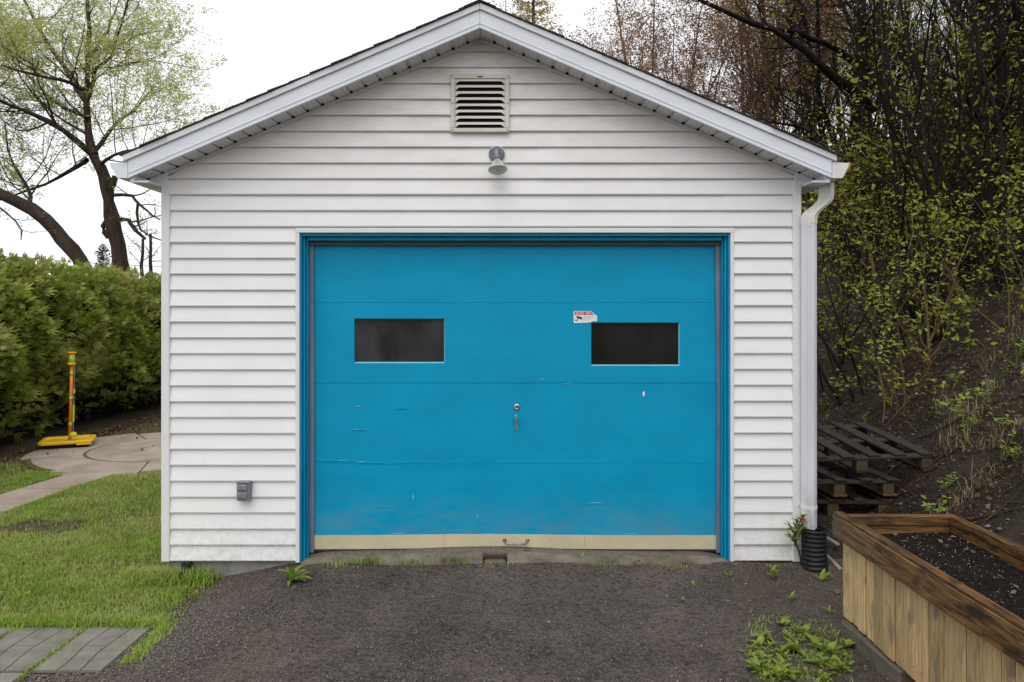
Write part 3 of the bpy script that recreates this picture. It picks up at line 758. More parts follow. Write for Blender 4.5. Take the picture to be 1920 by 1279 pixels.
# outlet box
oc = Vector((WX(463), -.012, WZ(936)))
ob = empty('outlet_box', oc, 'grey weatherproof outlet box low on the left wall', 'outlet box')
ox0, ox1, oz0, oz1 = WX(450), WX(474), WZ(935), WZ(899)
m = MB(); m.box(ox0, ox1, -.060, -.006, oz0, oz1); m.build('box', M['outlet'], ob, bevel=.005)
for zc in (.30, .70):
    z = oz0 + (oz1-oz0)*zc
    m = MB(); m.box(ox0+.010, ox1-.014, -.072, -.0602, z-.020, z+.019); m.build('flap_cover', M['outlet'], ob, bevel=.006)
m = MB(); m.box(ox0+.004, ox1-.003, -.066, -.0605, oz1-.012, oz1-.004); m.build('hinge', M['dark_metal'], ob)
# notice sticker
sx0, sx1, sz0, sz1 = DX(1075.5), DX(1119.5), DZ(606), DZ(583.5)
st = empty('notice_sticker', (sx0, YD-.002, sz0), 'small white and red notice sticker above the right window', 'sticker')
m = MB(); W_, H_ = sx1-sx0, sz1-sz0; ys1 = YD-.0030
out = [(0, .08), (.05, 0), (.55, .03), (.72, .06), (.80, .14), (1, .16), (1, .62), (.90, .72), (.74, 1), (.05, 1), (0, .94)]
pp = [(sx0+a*W_, sz0+c*H_) for a, c in out]
m.prism(pp, lambda a, c: (a, ys1, c), lambda a, c: (a, YD+.0015, c)); m.build('backing', M['white_print'], st)
rp = [(.04, .69), (.86, .69), (.73, .96), (.06, .96)]
m = MB(); m.prism([(sx0+a*W_, sz0+c*H_) for a, c in rp], lambda a, c: (a, ys1-.0006, c), lambda a, c: (a, ys1-.0001, c)); m.build('red_band', M['red_print'], st)
def text(s, x, z, size, mat, y, parent, name='lettering'):
    cu = bpy.data.curves.new(name, 'FONT'); cu.body = s; cu.size = size; cu.extrude = .0001
    to = bpy.data.objects.new('tmp', cu); COL.objects.link(to)
    me = bpy.data.meshes.new_from_object(to.evaluated_get(bpy.context.evaluated_depsgraph_get()))
    bpy.data.objects.remove(to)
    me.transform(Matrix.Translation((x, y, z)) @ Matrix.Rotation(math.pi/2, 4, 'X'))
    me.materials.clear(); return link(name, me, mat, parent)
bpy.context.view_layer.update()
text('AVIS', sx0+.10*W_, sz0+.71*H_, H_*.33, M['white_print'], ys1-.0009, st)
m = MB()
for z_, a, c in ((.86, .50, .70), (.78, .50, .74)): m.box(sx0+a*W_, sx0+c*W_, ys1-.0009, ys1-.0007, sz0+z_*H_-.0016, sz0+z_*H_+.0012)
m.build('print_line', M['white_print'], st)
for i, (z_, a, c) in enumerate(((.57, .44, .86), (.46, .42, .84), (.35, .42, .74))):
    m = MB(); m.box(sx0+a*W_, sx0+c*W_, ys1-.0005, ys1-.0001, sz0+z_*H_-.0014, sz0+z_*H_+.0012); m.build('print_line', M['ink_grey'], st)
m = MB(); R_ = Matrix.Translation((sx0+.24*W_, ys1-.0005, sz0+.46*H_)) @ Matrix.Rotation(math.radians(18), 4, 'Y')
m.box(-.018, .016, -.0003, .0003, -.0075, .0075, R_); m.box(.016, .022, -.0003, .0003, -.004, .004, R_)
m.box(-.010, -.005, -.0002, .0004, -.022, -.0075, R_); m.box(-.022, -.005, -.0001, .0004, -.026, -.021, R_)
m.build('camera_icon', M['ink'], st)

# downspout
ds = empty('downspout', (2.085, -.06, .25), 'white ribbed downspout at the right front corner', 'downspout')
def dprof(cx, cy, s=1.0):
    # rectangular pipe turned on its corner, each face with shallow ribs
    w, d, a = .082*s, .062*s, math.radians(-38); pts = []
    cr = [(-w/2, -d/2), (w/2, -d/2), (w/2, d/2), (-w/2, d/2)]
    for i in range(4):
        p0, p1 = Vector(cr[i]), Vector(cr[(i+1) % 4]); t = p1-p0; nrm = Vector((t.y, -t.x)).normalized()
        for f, h in ((0.06, 0), (.24, 0), (.28, -.004), (.46, -.004), (.50, 0), (.54, -.004), (.72, -.004), (.76, 0), (.94, 0)):
            q = p0 + t*f + nrm*h; pts.append((cx + q.x*math.cos(a) - q.y*math.sin(a), cy + q.x*math.sin(a) + q.y*math.cos(a)))
    return pts
def dsweep(path, s=1.0): 
    m = MB(); m.sweep([[(x, y, z) for x, y in dprof(cx, cy, s)] for cx, cy, z in path]); return m
dsweep([(2.083, -.050, z) for z in (.255, 1.2, 2.19)]).build('pipe', M['downspout'], ds)
dsweep([(2.083, -.050, 2.186), (2.083, -.050, 2.215), (2.086, -.050, 2.235), (2.098, -.048, 2.255), (2.120, -.046, 2.275)], 1.06).build('lower_elbow', M['elbow'], ds)
dsweep([(2.118, -.046, 2.273), (2.165, -.042, 2.310), (2.185, -.040, 2.330), (2.195, -.040, 2.352), (2.198, -.040, 2.385), (2.198, -.040, 2.446)], 1.0).build('upper_elbow', M['elbow'], ds)
m = MB(); zs = WZ(950)
m.sweep([[(x, y, z) for x, y in dprof(2.083, -.050, 1.07)] for z in (zs+.000, zs+.024)]); m.box(2.02, 2.05, -.030, -.020, zs+.012, zs+.035); m.build('strap', M['trim'], ds)
m = MB(); m.lathe([(.004, 0), (.003, .004)], (2.068, -.098, 2.165), (0,-1,0), 8); m.build('screw', M['steel'], ds)
# corrugated drain pipe
dp = MB(); rings = []; n = 60
for i in range(n+1):
    f = i/n; z = .262 - f*.40; cx = 2.100 - .030*f*f; cy = -.085 - .12*f*f
    r = .072 + (.0045 if (i % 4) in (1, 2) else -.0035)
    rings.append([(cx + r*math.cos(2*math.pi*k/28), cy + r*math.sin(2*math.pi*k/28), z + .010*math.cos(2*math.pi*k/28)*f) for k in range(28)])
dp.sweep(rings, False); o = dp.build('drain_pipe', M['black_plastic'], None, True); tag(o, 'black corrugated drain pipe under the white downspout', 'drain pipe')
# drain stub below the left corner
m = MB(); m.tube([(WX(352), .05, .0), (WX(352), -.02, -.01), (WX(350), -.055, -.045), (WX(349), -.07, -.13)], .034, 14); m.tube([(WX(352), -.006, -.004), (WX(352), -.016, -.008)], .041, 14)
tag(m.build('pipe_stub', M['black_plastic'], None, True), 'dark pipe stub poking out under the left corner of the garage', 'pipe')


# ------------------------------------------------------------------ vegetation kit
class Wood:
    """collects tapering limbs and twigs; builds them all at once"""
    def __init__(s): s.g = {}
    def add(s, pts, radii, sides):
        s.g.setdefault((len(pts), sides), []).append((pts, radii))
    def mesh(s, name):
        Vs = []; Fs = []; base = 0
        for (n, k), items in s.g.items():
            Pn = np.array([[tuple(p) for p in it[0]] for it in items], dtype=float)     # N,n,3
            R = np.array([it[1] for it in items], dtype=float)
            T = np.empty_like(Pn); T[:, 1:-1] = Pn[:, 2:] - Pn[:, :-2]; T[:, 0] = Pn[:, 1] - Pn[:, 0]; T[:, -1] = Pn[:, -1] - Pn[:, -2]
            T /= np.linalg.norm(T, axis=-1, keepdims=True) + 1e-9
            ref = np.where(np.abs(T[:, :1, 2:3]) < .8, np.array([0, 0, 1.0]), np.array([1.0, 0, 0]))
            U = np.cross(T, np.broadcast_to(ref, T.shape)); U /= np.linalg.norm(U, axis=-1, keepdims=True) + 1e-9
            W = np.cross(T, U)
            a = np.arange(k) * 2*math.pi/k
            ring = Pn[:, :, None, :] + R[:, :, None, None] * (U[:, :, None, :]*np.cos(a)[None, None, :, None] + W[:, :, None, :]*np.sin(a)[None, None, :, None])
            N = len(items); Vs.append(ring.reshape(-1, 3))
            idx = base + np.arange(N*n*k).reshape(N, n, k)
            A = idx[:, :-1, :]; B = idx[:, 1:, :]
            Fs.append(np.stack([A, np.roll(A, -1, 2), np.roll(B, -1, 2), B], -1).reshape(-1, 4))
            base += N*n*k
        return fast_mesh(name, np.concatenate(Vs), Fs)

def leaf_mesh(name, pos, size, r, aspect=.5, up=None, droop=0.0):
    """many small folded leaves, one diamond each"""
    pos = np.asarray(pos, dtype=float); N = len(pos)
    d = r.normal(size=(N, 3)); d[:, 2] = d[:, 2]*.6 - droop; d /= np.linalg.norm(d, axis=1, keepdims=True)
    e = r.normal(size=(N, 3)); e -= d * (e*d).sum(1, keepdims=True); e /= np.linalg.norm(e, axis=1, keepdims=True)
    nn = np.cross(d, e)
    L = (size * r.uniform(.55, 1.3, N))[:, None]
    v0 = pos; v1 = pos + d*L*.45 + e*L*aspect*.5 + nn*L*.08; v2 = pos + d*L; v3 = pos + d*L*.45 - e*L*aspect*.5 + nn*L*.08
    V = np.stack([v0, v1, v2, v3], 1).reshape(-1, 3); i = 4*np.arange(N)[:, None]
    return fast_mesh(name, V, [np.concatenate([i + np.array([[0, 1, 2]]), i + np.array([[0, 2, 3]])])])

def path_from(p, d, L, n, wander, up, r):
    pts = [Vector(p)]; d = Vector(d).normalized(); st = L/n
    for i in range(n):
        d = (d + Vector((r.gauss(0, wander), r.gauss(0, wander), r.gauss(0, wander) + up))).normalized()
        pts.append(pts[-1] + d*st)
    return pts
def at_path(pts, f):
    x = f*(len(pts)-1); i = min(int(x), len(pts)-2); t = x-i
    return pts[i].lerp(pts[i+1], t), (pts[i+1]-pts[i]).normalized()
def side_dir(d, ang, r):
    ref = Vector((r.gauss(0,1), r.gauss(0,1), r.gauss(0,1))); u = d.cross(ref).normalized()
    return (d*math.cos(ang) + u*math.sin(ang)).normalized()
def ramify(wood, leaves, pts, rad0, rad1, level, spec, r):
    """spec[level] = (children, f0, f1, length, len_jit, angle, wander, up, segs, sides, rad ratio, leaves per twig)"""
    if level >= len(spec): return
    ch, f0, f1, ln, lj, ang, wd, up, sg, sd, rr, nl = spec[level]
    for i in range(ch):
        f = f0 + (f1-f0)*(i + r.random())/ch
        p, d = at_path(pts, f)
        dr = side_dir(d, math.radians(ang)*r.uniform(.7, 1.3), r)
        if dr.z < -.35: dr.z *= -.4; dr.normalize()
        L = ln * r.uniform(1-lj, 1+lj) * (1.0 - .45*f)
        ra = min((rad0 + (rad1-rad0)*f)*.8, (rad0 + (rad1-rad0)*f)*rr); rb = ra*.30
        q = path_from(p, dr, L, sg, wd, up, r)
        wood.add(q, [ra + (rb-ra)*k/sg for k in range(sg+1)], sd)
        for k in range(nl):
            a, _ = at_path(q, r.uniform(.25, 1)); leaves.append(tuple(a + Vector((r.gauss(0,.03), r.gauss(0,.03), r.gauss(0,.03)))))
        ramify(wood, leaves, q, ra, rb, level+1, spec, r)

# ------------------------------------------------------------------ left: lawn, path, patio
def prism_poly(m, pts, z0, z1, chamfer=.006):
    n = len(pts); c = Vector((sum(p[0] for p in pts)/n, sum(p[1] for p in pts)/n))
    def ins(p): 
        v = c - Vector(p[:2]); return Vector(p[:2]) + v.normalized()*chamfer
    rings = [[(p[0], p[1], z0) for p in pts], [(p[0], p[1], z1-chamfer*.7) for p in pts], [(*ins(p), z1) for p in pts]]
    m.sweep(rings)
GL = -.085
# grey imprinted pavers at the lower left
rp_ = random.Random(12)
paving = MB(); paving.box(-3.9, -1.76, -1.22, -.72, GL-.06, GL+.000); paving.box(-3.9, -2.10, -3.2, -1.2205, GL-.06, GL+.000)
paving = paving.build('paving_bed', M['soil'], None, kind='structure')
PX = [-1.735, -2.085, -2.47, -2.86, -3.25, -3.64]; PY = [-.735, -1.225, -1.70, -2.18]
for i in range(5):
    for j in range(3):
        x1, x0 = PX[i]-.010, PX[i+1]+.008; y1, y0 = PY[j]-.008, PY[j+1]+.008
        tilt = rp_.uniform(-.004, .004)
        if i == 0 and j == 1: continue
        m = MB(); m.box(x0, x1, y0, y1, GL-.03, GL+.006)
        mid = [x0 + (x1-x0)*f for f in (0, .34, .67, 1)]
        # wavy imprinted stones, grooves between them
        for a in range(3):
            for (ya, yb_) in ((y0, y0+(y1-y0)*(.42+.12*(a % 2))), (y0+(y1-y0)*(.42+.12*(a % 2)), y1)):
                pts = []; g = .0028
                wv = lambda y, k: .010*math.sin((y-y0)/(y1-y0)*6.0 + k) if 0 < k < 3 else 0
                for t_ in range(7): y = ya+g + (yb_-ya-2*g)*t_/6; pts.append((mid[a]+g+wv(y, a), y))
                for t_ in range(7): y = yb_-g - (yb_-ya-2*g)*t_/6; pts.append((mid[a+1]-g+wv(y, a+1), y))
                prism_poly(m, pts, GL+.002, GL+.013+tilt*.5, .002)
        m.build('paving_slab', M['paver'], paving)
# tan patio: round centre, ring, outer slabs
PC = (-4.22, 4.42)
pbed = MB(); pbed.lathe([(1.40, GL-.05), (1.40, GL+.004)], (PC[0], PC[1], 0), (0,0,1), 48)
patio = pbed.build('patio_bed', M['moss'], None, kind='structure')
def sector(r0, r1, a0, a1, n=8):
    g = .008
    p = [(PC[0] + r1*math.cos(a), PC[1] + r1*math.sin(a)) for a in np.linspace(a0+g/r1, a1-g/r1, n)]
    if r0 > 0: p += [(PC[0] + r0*math.cos(a), PC[1] + r0*math.sin(a)) for a in np.linspace(a1-g/r0, a0+g/r0, n)]
    return p
m = MB(); prism_poly(m, sector(0, .20, 0, 2*math.pi-.05, 20), GL-.01, GL+.020); m.build('paving_slab', M['patio'], patio)
for k in range(5):
    a0 = math.radians(20 + 72*k); m = MB()
    P_ = sector(.222, .80, a0, a0+math.radians(72), 14); prism_poly(m, P_, GL-.01, GL+.020, .004); m.build('paving_slab', M['patio'], patio)
for k in range(9):
    a0 = math.radians(8 + 40*k); m = MB(); rr1 = 1.44 + .10*math.sin(k*2.3)
    P_ = sector(.835, rr1 - .0, a0, a0+math.radians(40), 10); prism_poly(m, P_, GL-.01, GL+.018 + rp_.uniform(-.003, .003), .004); m.build('paving_slab', M['patio'], patio)
# footpath
FP = [(-4.46, -.95), (-4.42, .35), (-4.38, 1.55), (-4.33, 2.35), (-4.24, 3.02)]
pth = MB(); rings = []
for i, (x, y) in enumerate(FP):
    t = Vector((FP[min(i+1, 4)][0]-FP[max(i-1, 0)][0], FP[min(i+1, 4)][1]-FP[max(i-1, 0)][1])).normalized(); nn = Vector((-t.y, t.x))
    rings.append((Vector((x, y)) + nn*.24, Vector((x, y)) - nn*.24))
for i in range(4): pth.hexa([(*rings[i][1], GL-.04), (*rings[i+1][1], GL-.04), (*rings[i+1][0], GL-.04), (*rings[i][0], GL-.04), (*rings[i][1], GL+.004), (*rings[i+1][1], GL+.004), (*rings[i+1][0], GL+.004), (*rings[i][0], GL+.004)])
pth = pth.build('footpath', M['moss'], None, kind='structure')
for i in range(4):
    m = MB(); g = .012
    a, b_, c_, d_ = rings[i][1], rings[i+1][1], rings[i+1][0], rings[i][0]
    mv = lambda p, q: p + (q-p).normalized()*g
    prism_poly(m, [mv(a, b_), mv(b_, a), mv(c_, d_), mv(d_, c_)], GL-.01, GL+.014, .004); m.build('paving_slab', M['path'], pth)

def seg_dist(x, y):
    best = 9
    for (ax_, ay), (bx_, by) in zip(FP[:-1], FP[1:]):
        t = max(0, min(1, ((x-ax_)*(bx_-ax_) + (y-ay)*(by-ay))/((bx_-ax_)**2+(by-ay)**2)))
        best = min(best, math.hypot(x-ax_-t*(bx_-ax_), y-ay-t*(by-ay)))
    return best
def lawn_mask(x, y):
    """0..1 density of grass"""
    if x > -2.06 and y > -.03: return 0
    if x > drive_left(y) - .04 and y <= -.03:
        k = (x - drive_left(y) + .04)/.16
        if k > 1: return 0
        dn = .30*(1-k)
    elif x > -1.62: return 0
    else: dn = 1.0
    if y < -.70 + .05*mnoise.noise((x*3.5, 0, 2)) and x < -1.70: 
        return .0
    if math.hypot(x-PC[0], y-PC[1]) < 1.47 + .05*mnoise.noise((x*3, y*3, 6)): return 0
    if seg_dist(x, y) < .245 + .02*mnoise.noise((x*4, y*4, 9)): return 0
    # worn patch
    e = ((x+3.50)/.34)**2 + ((y-1.10)/.22)**2 + .9*mnoise.noise((x*5, y*5, 3))
    if e < .8: dn *= .10
    if x < -5.0 and y > 1.2: dn *= max(.06, 1 - smooth(-5.0, -5.75, x)*.9)
    if y > 5.4: dn *= .3
    return dn
class Blades:
    def __init__(s, seed): s.r = np.random.default_rng(seed); s.p = []; s.h = []
    def build(s, name, mat, width=.0035, lean=.45, kind='stuff', parent=None):
        r = s.r; p = np.array(s.p); h = np.array(s.h); N = len(p)
        a = r.random(N)*6.283; l = np.abs(r.normal(0, lean, N)); a2 = a + r.normal(0, .5, N) + 1.57
        dx = np.stack([np.cos(a), np.sin(a), np.zeros(N)], -1)
        wv = np.stack([np.cos(a2), np.sin(a2), np.zeros(N)], -1) * (width*r.uniform(.6, 1.5, N))[:, None]
        up = np.array([0, 0, 1.0])
        m1 = p + dx*(h*l*.35)[:, None] + up*(h*.62)[:, None]
        t = p + dx*(h*l*1.15)[:, None] + up*(h*np.clip(1.05-.35*l, .35, 1.05))[:, None]
        V = np.stack([p-wv, p+wv, m1+wv*.75, m1-wv*.75, t], 1).reshape(-1, 3); i = 5*np.arange(N)[:, None]
        return link(name, fast_mesh(name, V, [i + np.array([[0, 1, 2, 3]]), i + np.array([[3, 2, 4]])]), mat, parent, False, kind)
gb = Blades(21); dry = Blades(22); rg = random.Random(21)
def sow(x0, x1, y0, y1, dens, hh):
    n = int((x1-x0)*(y1-y0)*dens)
    for _ in range(n):
        x, y = rg.uniform(x0, x1), rg.uniform(y0, y1)
        d = lawn_mask(x, y)
        if d <= 0: continue
        cl = .5 + .5*mnoise.noise((x*2.4, y*2.4, 7)); cl2 = .5+.5*mnoise.noise((x*9, y*9, 1))
        if rg.random() > d*(.35 + .75*cl): continue
        h = hh*(.35 + .8*cl*cl2 + .35*rg.random())
        if rg.random() < .16 + .22*(1-cl): dry.p.append((x, y, gz(x, y)-.004)); dry.h.append(h*.7)
        else: gb.p.append((x, y, gz(x, y)-.004)); gb.h.append(h)
sow(-3.6, -1.2, -.85, 1.2, 19000, .050)
sow(-5.0, -2.0, 1.2, 3.2, 10000, .052)
sow(-6.6, -3.6, -.85, 3.6, 6000, .06)
sow(-5.9, -2.1, 3.2, 7.5, 1500, .06)
# longer fringe against the foundation and along the paving edge
for _ in range(5200):
    x = rg.uniform(-2.25, -1.5); y = -.02 - abs(rg.gauss(0, .06))
    if rg.random() < smooth(-1.62, -1.95, x): gb.p.append((x, y, gz(x, y)-.004)); gb.h.append(rg.uniform(.04, .12))
for _ in range(5000):
    x = rg.uniform(-3.8, -1.68); y = -.70 + rg.gauss(0, .03); gb.p.append((x, y, gz(x, y)-.004)); gb.h.append(rg.uniform(.03, .075))
for _ in range(900):
    y = rg.uniform(-1.15, -.70); x = -1.70 + abs(rg.gauss(0, .045)); gb.p.append((x, y, gz(x, y))); gb.h.append(rg.uniform(.015, .05))
for j in (1, 2):
    for _ in range(260):
        x = PX[j] + rg.gauss(0, .006); y = rg.uniform(-1.3, -.72); gb.p.append((x, y, GL)); gb.h.append(rg.uniform(.015, .035))
for _ in range(260):
    a = rg.uniform(0, 6.28); gb.p.append((PC[0]+.817*math.cos(a), PC[1]+.817*math.sin(a), GL)); gb.h.append(rg.uniform(.01, .03))
tag(gb.build('lawn_grass', M['grass'], .0024, .62), 'short green lawn grass left of the garage', 'grass')
tag(dry.build('dry_grass', M['dry_grass'], .003, .7), 'dry straw coloured blades among the lawn', 'dry grass')

# cedar hedge along the left boundary
hedge = empty('cedar_hedge', (-6.6, 6, -.08), 'tall clipped cedar hedge behind the toy, left of the garage', 'hedge')
def hedge_x(y, z):      # front face (towards +x)
    b_ = -5.98 + .30*mnoise.noise((y*.7, z*.9, 0)) + .30*mnoise.noise((y*1.7, z*1.9, 3)) + .05*mnoise.noise((y*5, z*5, 8))
    f = z/2.2
    return b_ + .16*math.sin(min(1, max(0, f))*3.0) - .42*smooth(.62, .12, z)*smooth(3.4, 5.0, y) - .35*smooth(.82, 1.02, f)
def hedge_top(y): return 2.18 + .14*mnoise.noise((y*.9, 2, 2)) + .09*mnoise.noise((y*2.6, 5, 2))
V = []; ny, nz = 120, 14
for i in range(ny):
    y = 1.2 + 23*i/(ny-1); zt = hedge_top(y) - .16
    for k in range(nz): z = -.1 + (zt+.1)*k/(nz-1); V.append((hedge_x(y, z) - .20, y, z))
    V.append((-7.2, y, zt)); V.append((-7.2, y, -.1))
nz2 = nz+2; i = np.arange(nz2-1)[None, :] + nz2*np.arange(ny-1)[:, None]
link('dark_core', fast_mesh('dark_core', V, [np.stack([i, i+nz2, i+nz2+1, i+1], -1).reshape(-1, 4)]), M['cedar_core'], hedge, True)  # solid dark shell added inside the hedge to block light
N = 64000; hr = np.random.default_rng(4); pos = []; out = []
while len(pos) < N:
    y = 1.3 + 19*hr.random()**1.35; u = hr.random()
    zt = hedge_top(y)
    if u < .74:
        z = .02 + (zt-.05)*hr.random()**.85
        if y > 3.4 and z < .55 and hr.random() < .72: continue
        pos.append((hedge_x(y, z) - .13*hr.random(), y, z)); out.append((1, hr.normal(0, .35), .25 + .5*z/2.2))
    else:
        x = hedge_x(y, zt-.1) - 1.0*hr.random(); pos.append((x, y, zt - .14 + .30*hr.random()**2.2 + .10*mnoise.noise((x*2.5, y*2.5, 4)))); out.append((.4, hr.normal(0, .4), 1.0))
pos = np.array(pos); out = np.array(out); out = out + hr.normal(0, .38, out.shape); out /= np.linalg.norm(out, axis=1, keepdims=True)
e = hr.normal(size=(N, 3)); e[:, 2] *= .5; e -= out*(e*out).sum(1, keepdims=True); e /= np.linalg.norm(e, axis=1, keepdims=True)
L = (hr.uniform(.04, .11, N) * np.where(hr.random(N) < .12, 1.75, 1.0))[:, None]; Vv = []; Ff = []
fan = ((-.75, .62), (-.38, .9), (0, 1.05), (.38, .9), (.75, .62))
Vall = []; 
for (a, l) in fan:
    d = out*math.cos(a) + e*math.sin(a); s_ = (e*math.cos(a) - out*math.sin(a))
    Vall.append(np.stack([pos, pos + d*L*l*.6 + s_*L*.10, pos + d*L*l + np.array([0,0,-.012]), pos + d*L*l*.6 - s_*L*.10], 1))
Vall = np.stack(Vall, 1).reshape(-1, 3); i = 4*np.arange(N*5)[:, None]
o = link('foliage', fast_mesh('foliage', Vall, [i + np.array([[0, 1, 2, 3]])]), M['cedar'], hedge, False, 'stuff')
wd = Wood(); rh = random.Random(3)
for k in range(26):
    y = 2.0 + k*.62 + rh.uniform(-.15, .15); x = -6.55 + rh.uniform(-.1, .1)
    q = path_from((x, y, -.1), (0, 0, 1), 1.5, 4, .05, 0, rh); wd.add(q, [.06, .055, .05, .045, .04], 7)
link('trunks', wd.mesh('trunks'), M['bark_brown'], hedge, True)
# leaf litter and bare earth under the hedge
pts = []
for _ in range(3000):
    y = rg.uniform(3.2, 9.5); x = -5.85 + abs(rg.gauss(0, .45))
    if math.hypot(x-PC[0], y-PC[1]) < 1.5 and rg.random() > .04: continue
    pts.append((x, y, gz(x, y)+.006))
tag(link('leaf_litter', leaf_mesh('leaf_litter', pts, .05, np.random.default_rng(8), .6), M['litter'], None, False, 'stuff'), 'brown dead leaves on the soil below the hedge', 'leaf litter')

# toy on the patio -------------------------------------------------
tb = G(127, 838, GL)
toy = empty('swing_ball_game', tb, 'orange and yellow swing ball game on a yellow tray', 'toy', rz=math.radians(24))
def tloc(x, y, z): return Matrix.Translation(tb) @ Matrix.Rotation(math.radians(24), 4, 'Z') @ Vector((x, y, z))
def rrect(w, d, r, z, n=5):
    p = []
    for cx, cy, a0 in ((w/2-r, d/2-r, 0), (-w/2+r, d/2-r, 90), (-w/2+r, -d/2+r, 180), (w/2-r, -d/2+r, 270)):
        for k in range(n): a = math.radians(a0 + 90*k/(n-1)); p.append(tloc(cx + r*math.cos(a), cy + r*math.sin(a), z))
    return p
m = MB(); m.sweep([rrect(.50, .40, .05, .02), rrect(.56, .46, .06, .075)]); m.build('black_base', M['black_plastic'], toy)
m = MB(); m.sweep([rrect(.585, .485, .06, .068), rrect(.60, .50, .065, .075), rrect(.60, .50, .065, .098), rrect(.575, .475, .06, .108), rrect(.52, .42, .05, .106), rrect(.49, .39, .05, .082)]); m.build('tray', M['yellow'], toy)
m = MB(); m.hexa([tloc(.13, -.255, .055), tloc(.29, -.255, .055), tloc(.29, -.235, .055), tloc(.13, -.235, .055), tloc(.11, -.255, .1), tloc(.29, -.255, .1), tloc(.29, -.235, .1), tloc(.11, -.235, .1)]); m.build('tray_lip', M['yellow'], toy)
PB, PT = tloc(.02, .02, .07), P(135, 660, tb.y - CY + .01)
pd = PT - PB
m = MB(); m.tube([PB, PB + pd*.87], .018, 14); m.build('pole', M['orange'], toy, True)
for f in (.19, .48, .76): m = MB(); m.tube([PB+pd*(f-.018), PB+pd*(f+.018)], .0215, 14); m.build('pole_joint', M['lime'], toy, True)
m = MB(); m.tube([PB+pd*.865, PB+pd*.985], [.030, .034], 14); m.build('spool', M['lime'], toy, True)
m = MB(); m.tube([PB+pd*.855, PB+pd*.878], .048, 16); m.build('collar', M['yellow'], toy, True)
m = MB(); m.tube([PB+pd*.985, PB+pd*1.0], [.055, .050], 16); m.build('top_cap', M['orange'], toy, True)
bp = P(137, 815, tb.y - CY - .02); tp = PB + pd*.875 + Vector((.05, -.02, 0))
m = MB(); m.tube([tp, bp + Vector((0, 0, .03))], .006, 6); m.build('tether', M['cord'], toy)
for f0, f1 in ((.36, .42), (.58, .82)): m = MB(); m.tube([tp.lerp(bp, f0), tp.lerp(bp, f1)], .012, 8); m.build('tether_sleeve', M['lime'], toy)
m = MB(); m.lathe([(.045*math.sin(a), -.036*math.cos(a)) for a in np.linspace(0.01, 3.13, 12)], bp, (0,0,1), 16); m.build('ball', M['lime'], toy, True)

# ------------------------------------------------------------------ trees to the left
DT = 16.0
def limb(pix, depth, ys=None):
    return [P(a, b_, depth + (ys[i] if ys else 0)) for i, (a, b_) in enumerate(pix)]
def resample(pts, n):
    return [at_path(pts, k/n)[0] for k in range(n+1)]
def big_tree(name, label, limbs, spec, seed, leafmat_, leafsize, bark, leaf_aspect=.45, group=None, scale_leaf=1.0):
    r = random.Random(seed); wood = Wood(); leaves = []
    base = limbs[0][0][0]
    t = empty(name, base, label, 'tree', group)
    for pts, r0, r1, n, sides, sp in limbs:
        q = [at_path(pts, k/n)[0] + Vector((r.gauss(0, .02), r.gauss(0, .02), 0)) for k in range(n+1)]
        wood.add(q, [(r0 + (r1-r0)*(k/n))*(1+.08*r.gauss(0, 1)) for k in range(n+1)], sides)
        if sp is not None: ramify(wood, leaves, q, r0, r1, 0, sp, r)
    link('trunk', wood.mesh('trunk'), bark, t, True)
    if leaves: link('crown', leaf_mesh('crown', leaves, leafsize, np.random.default_rng(seed), leaf_aspect), leafmat_, t, False)
    return t, len(leaves)
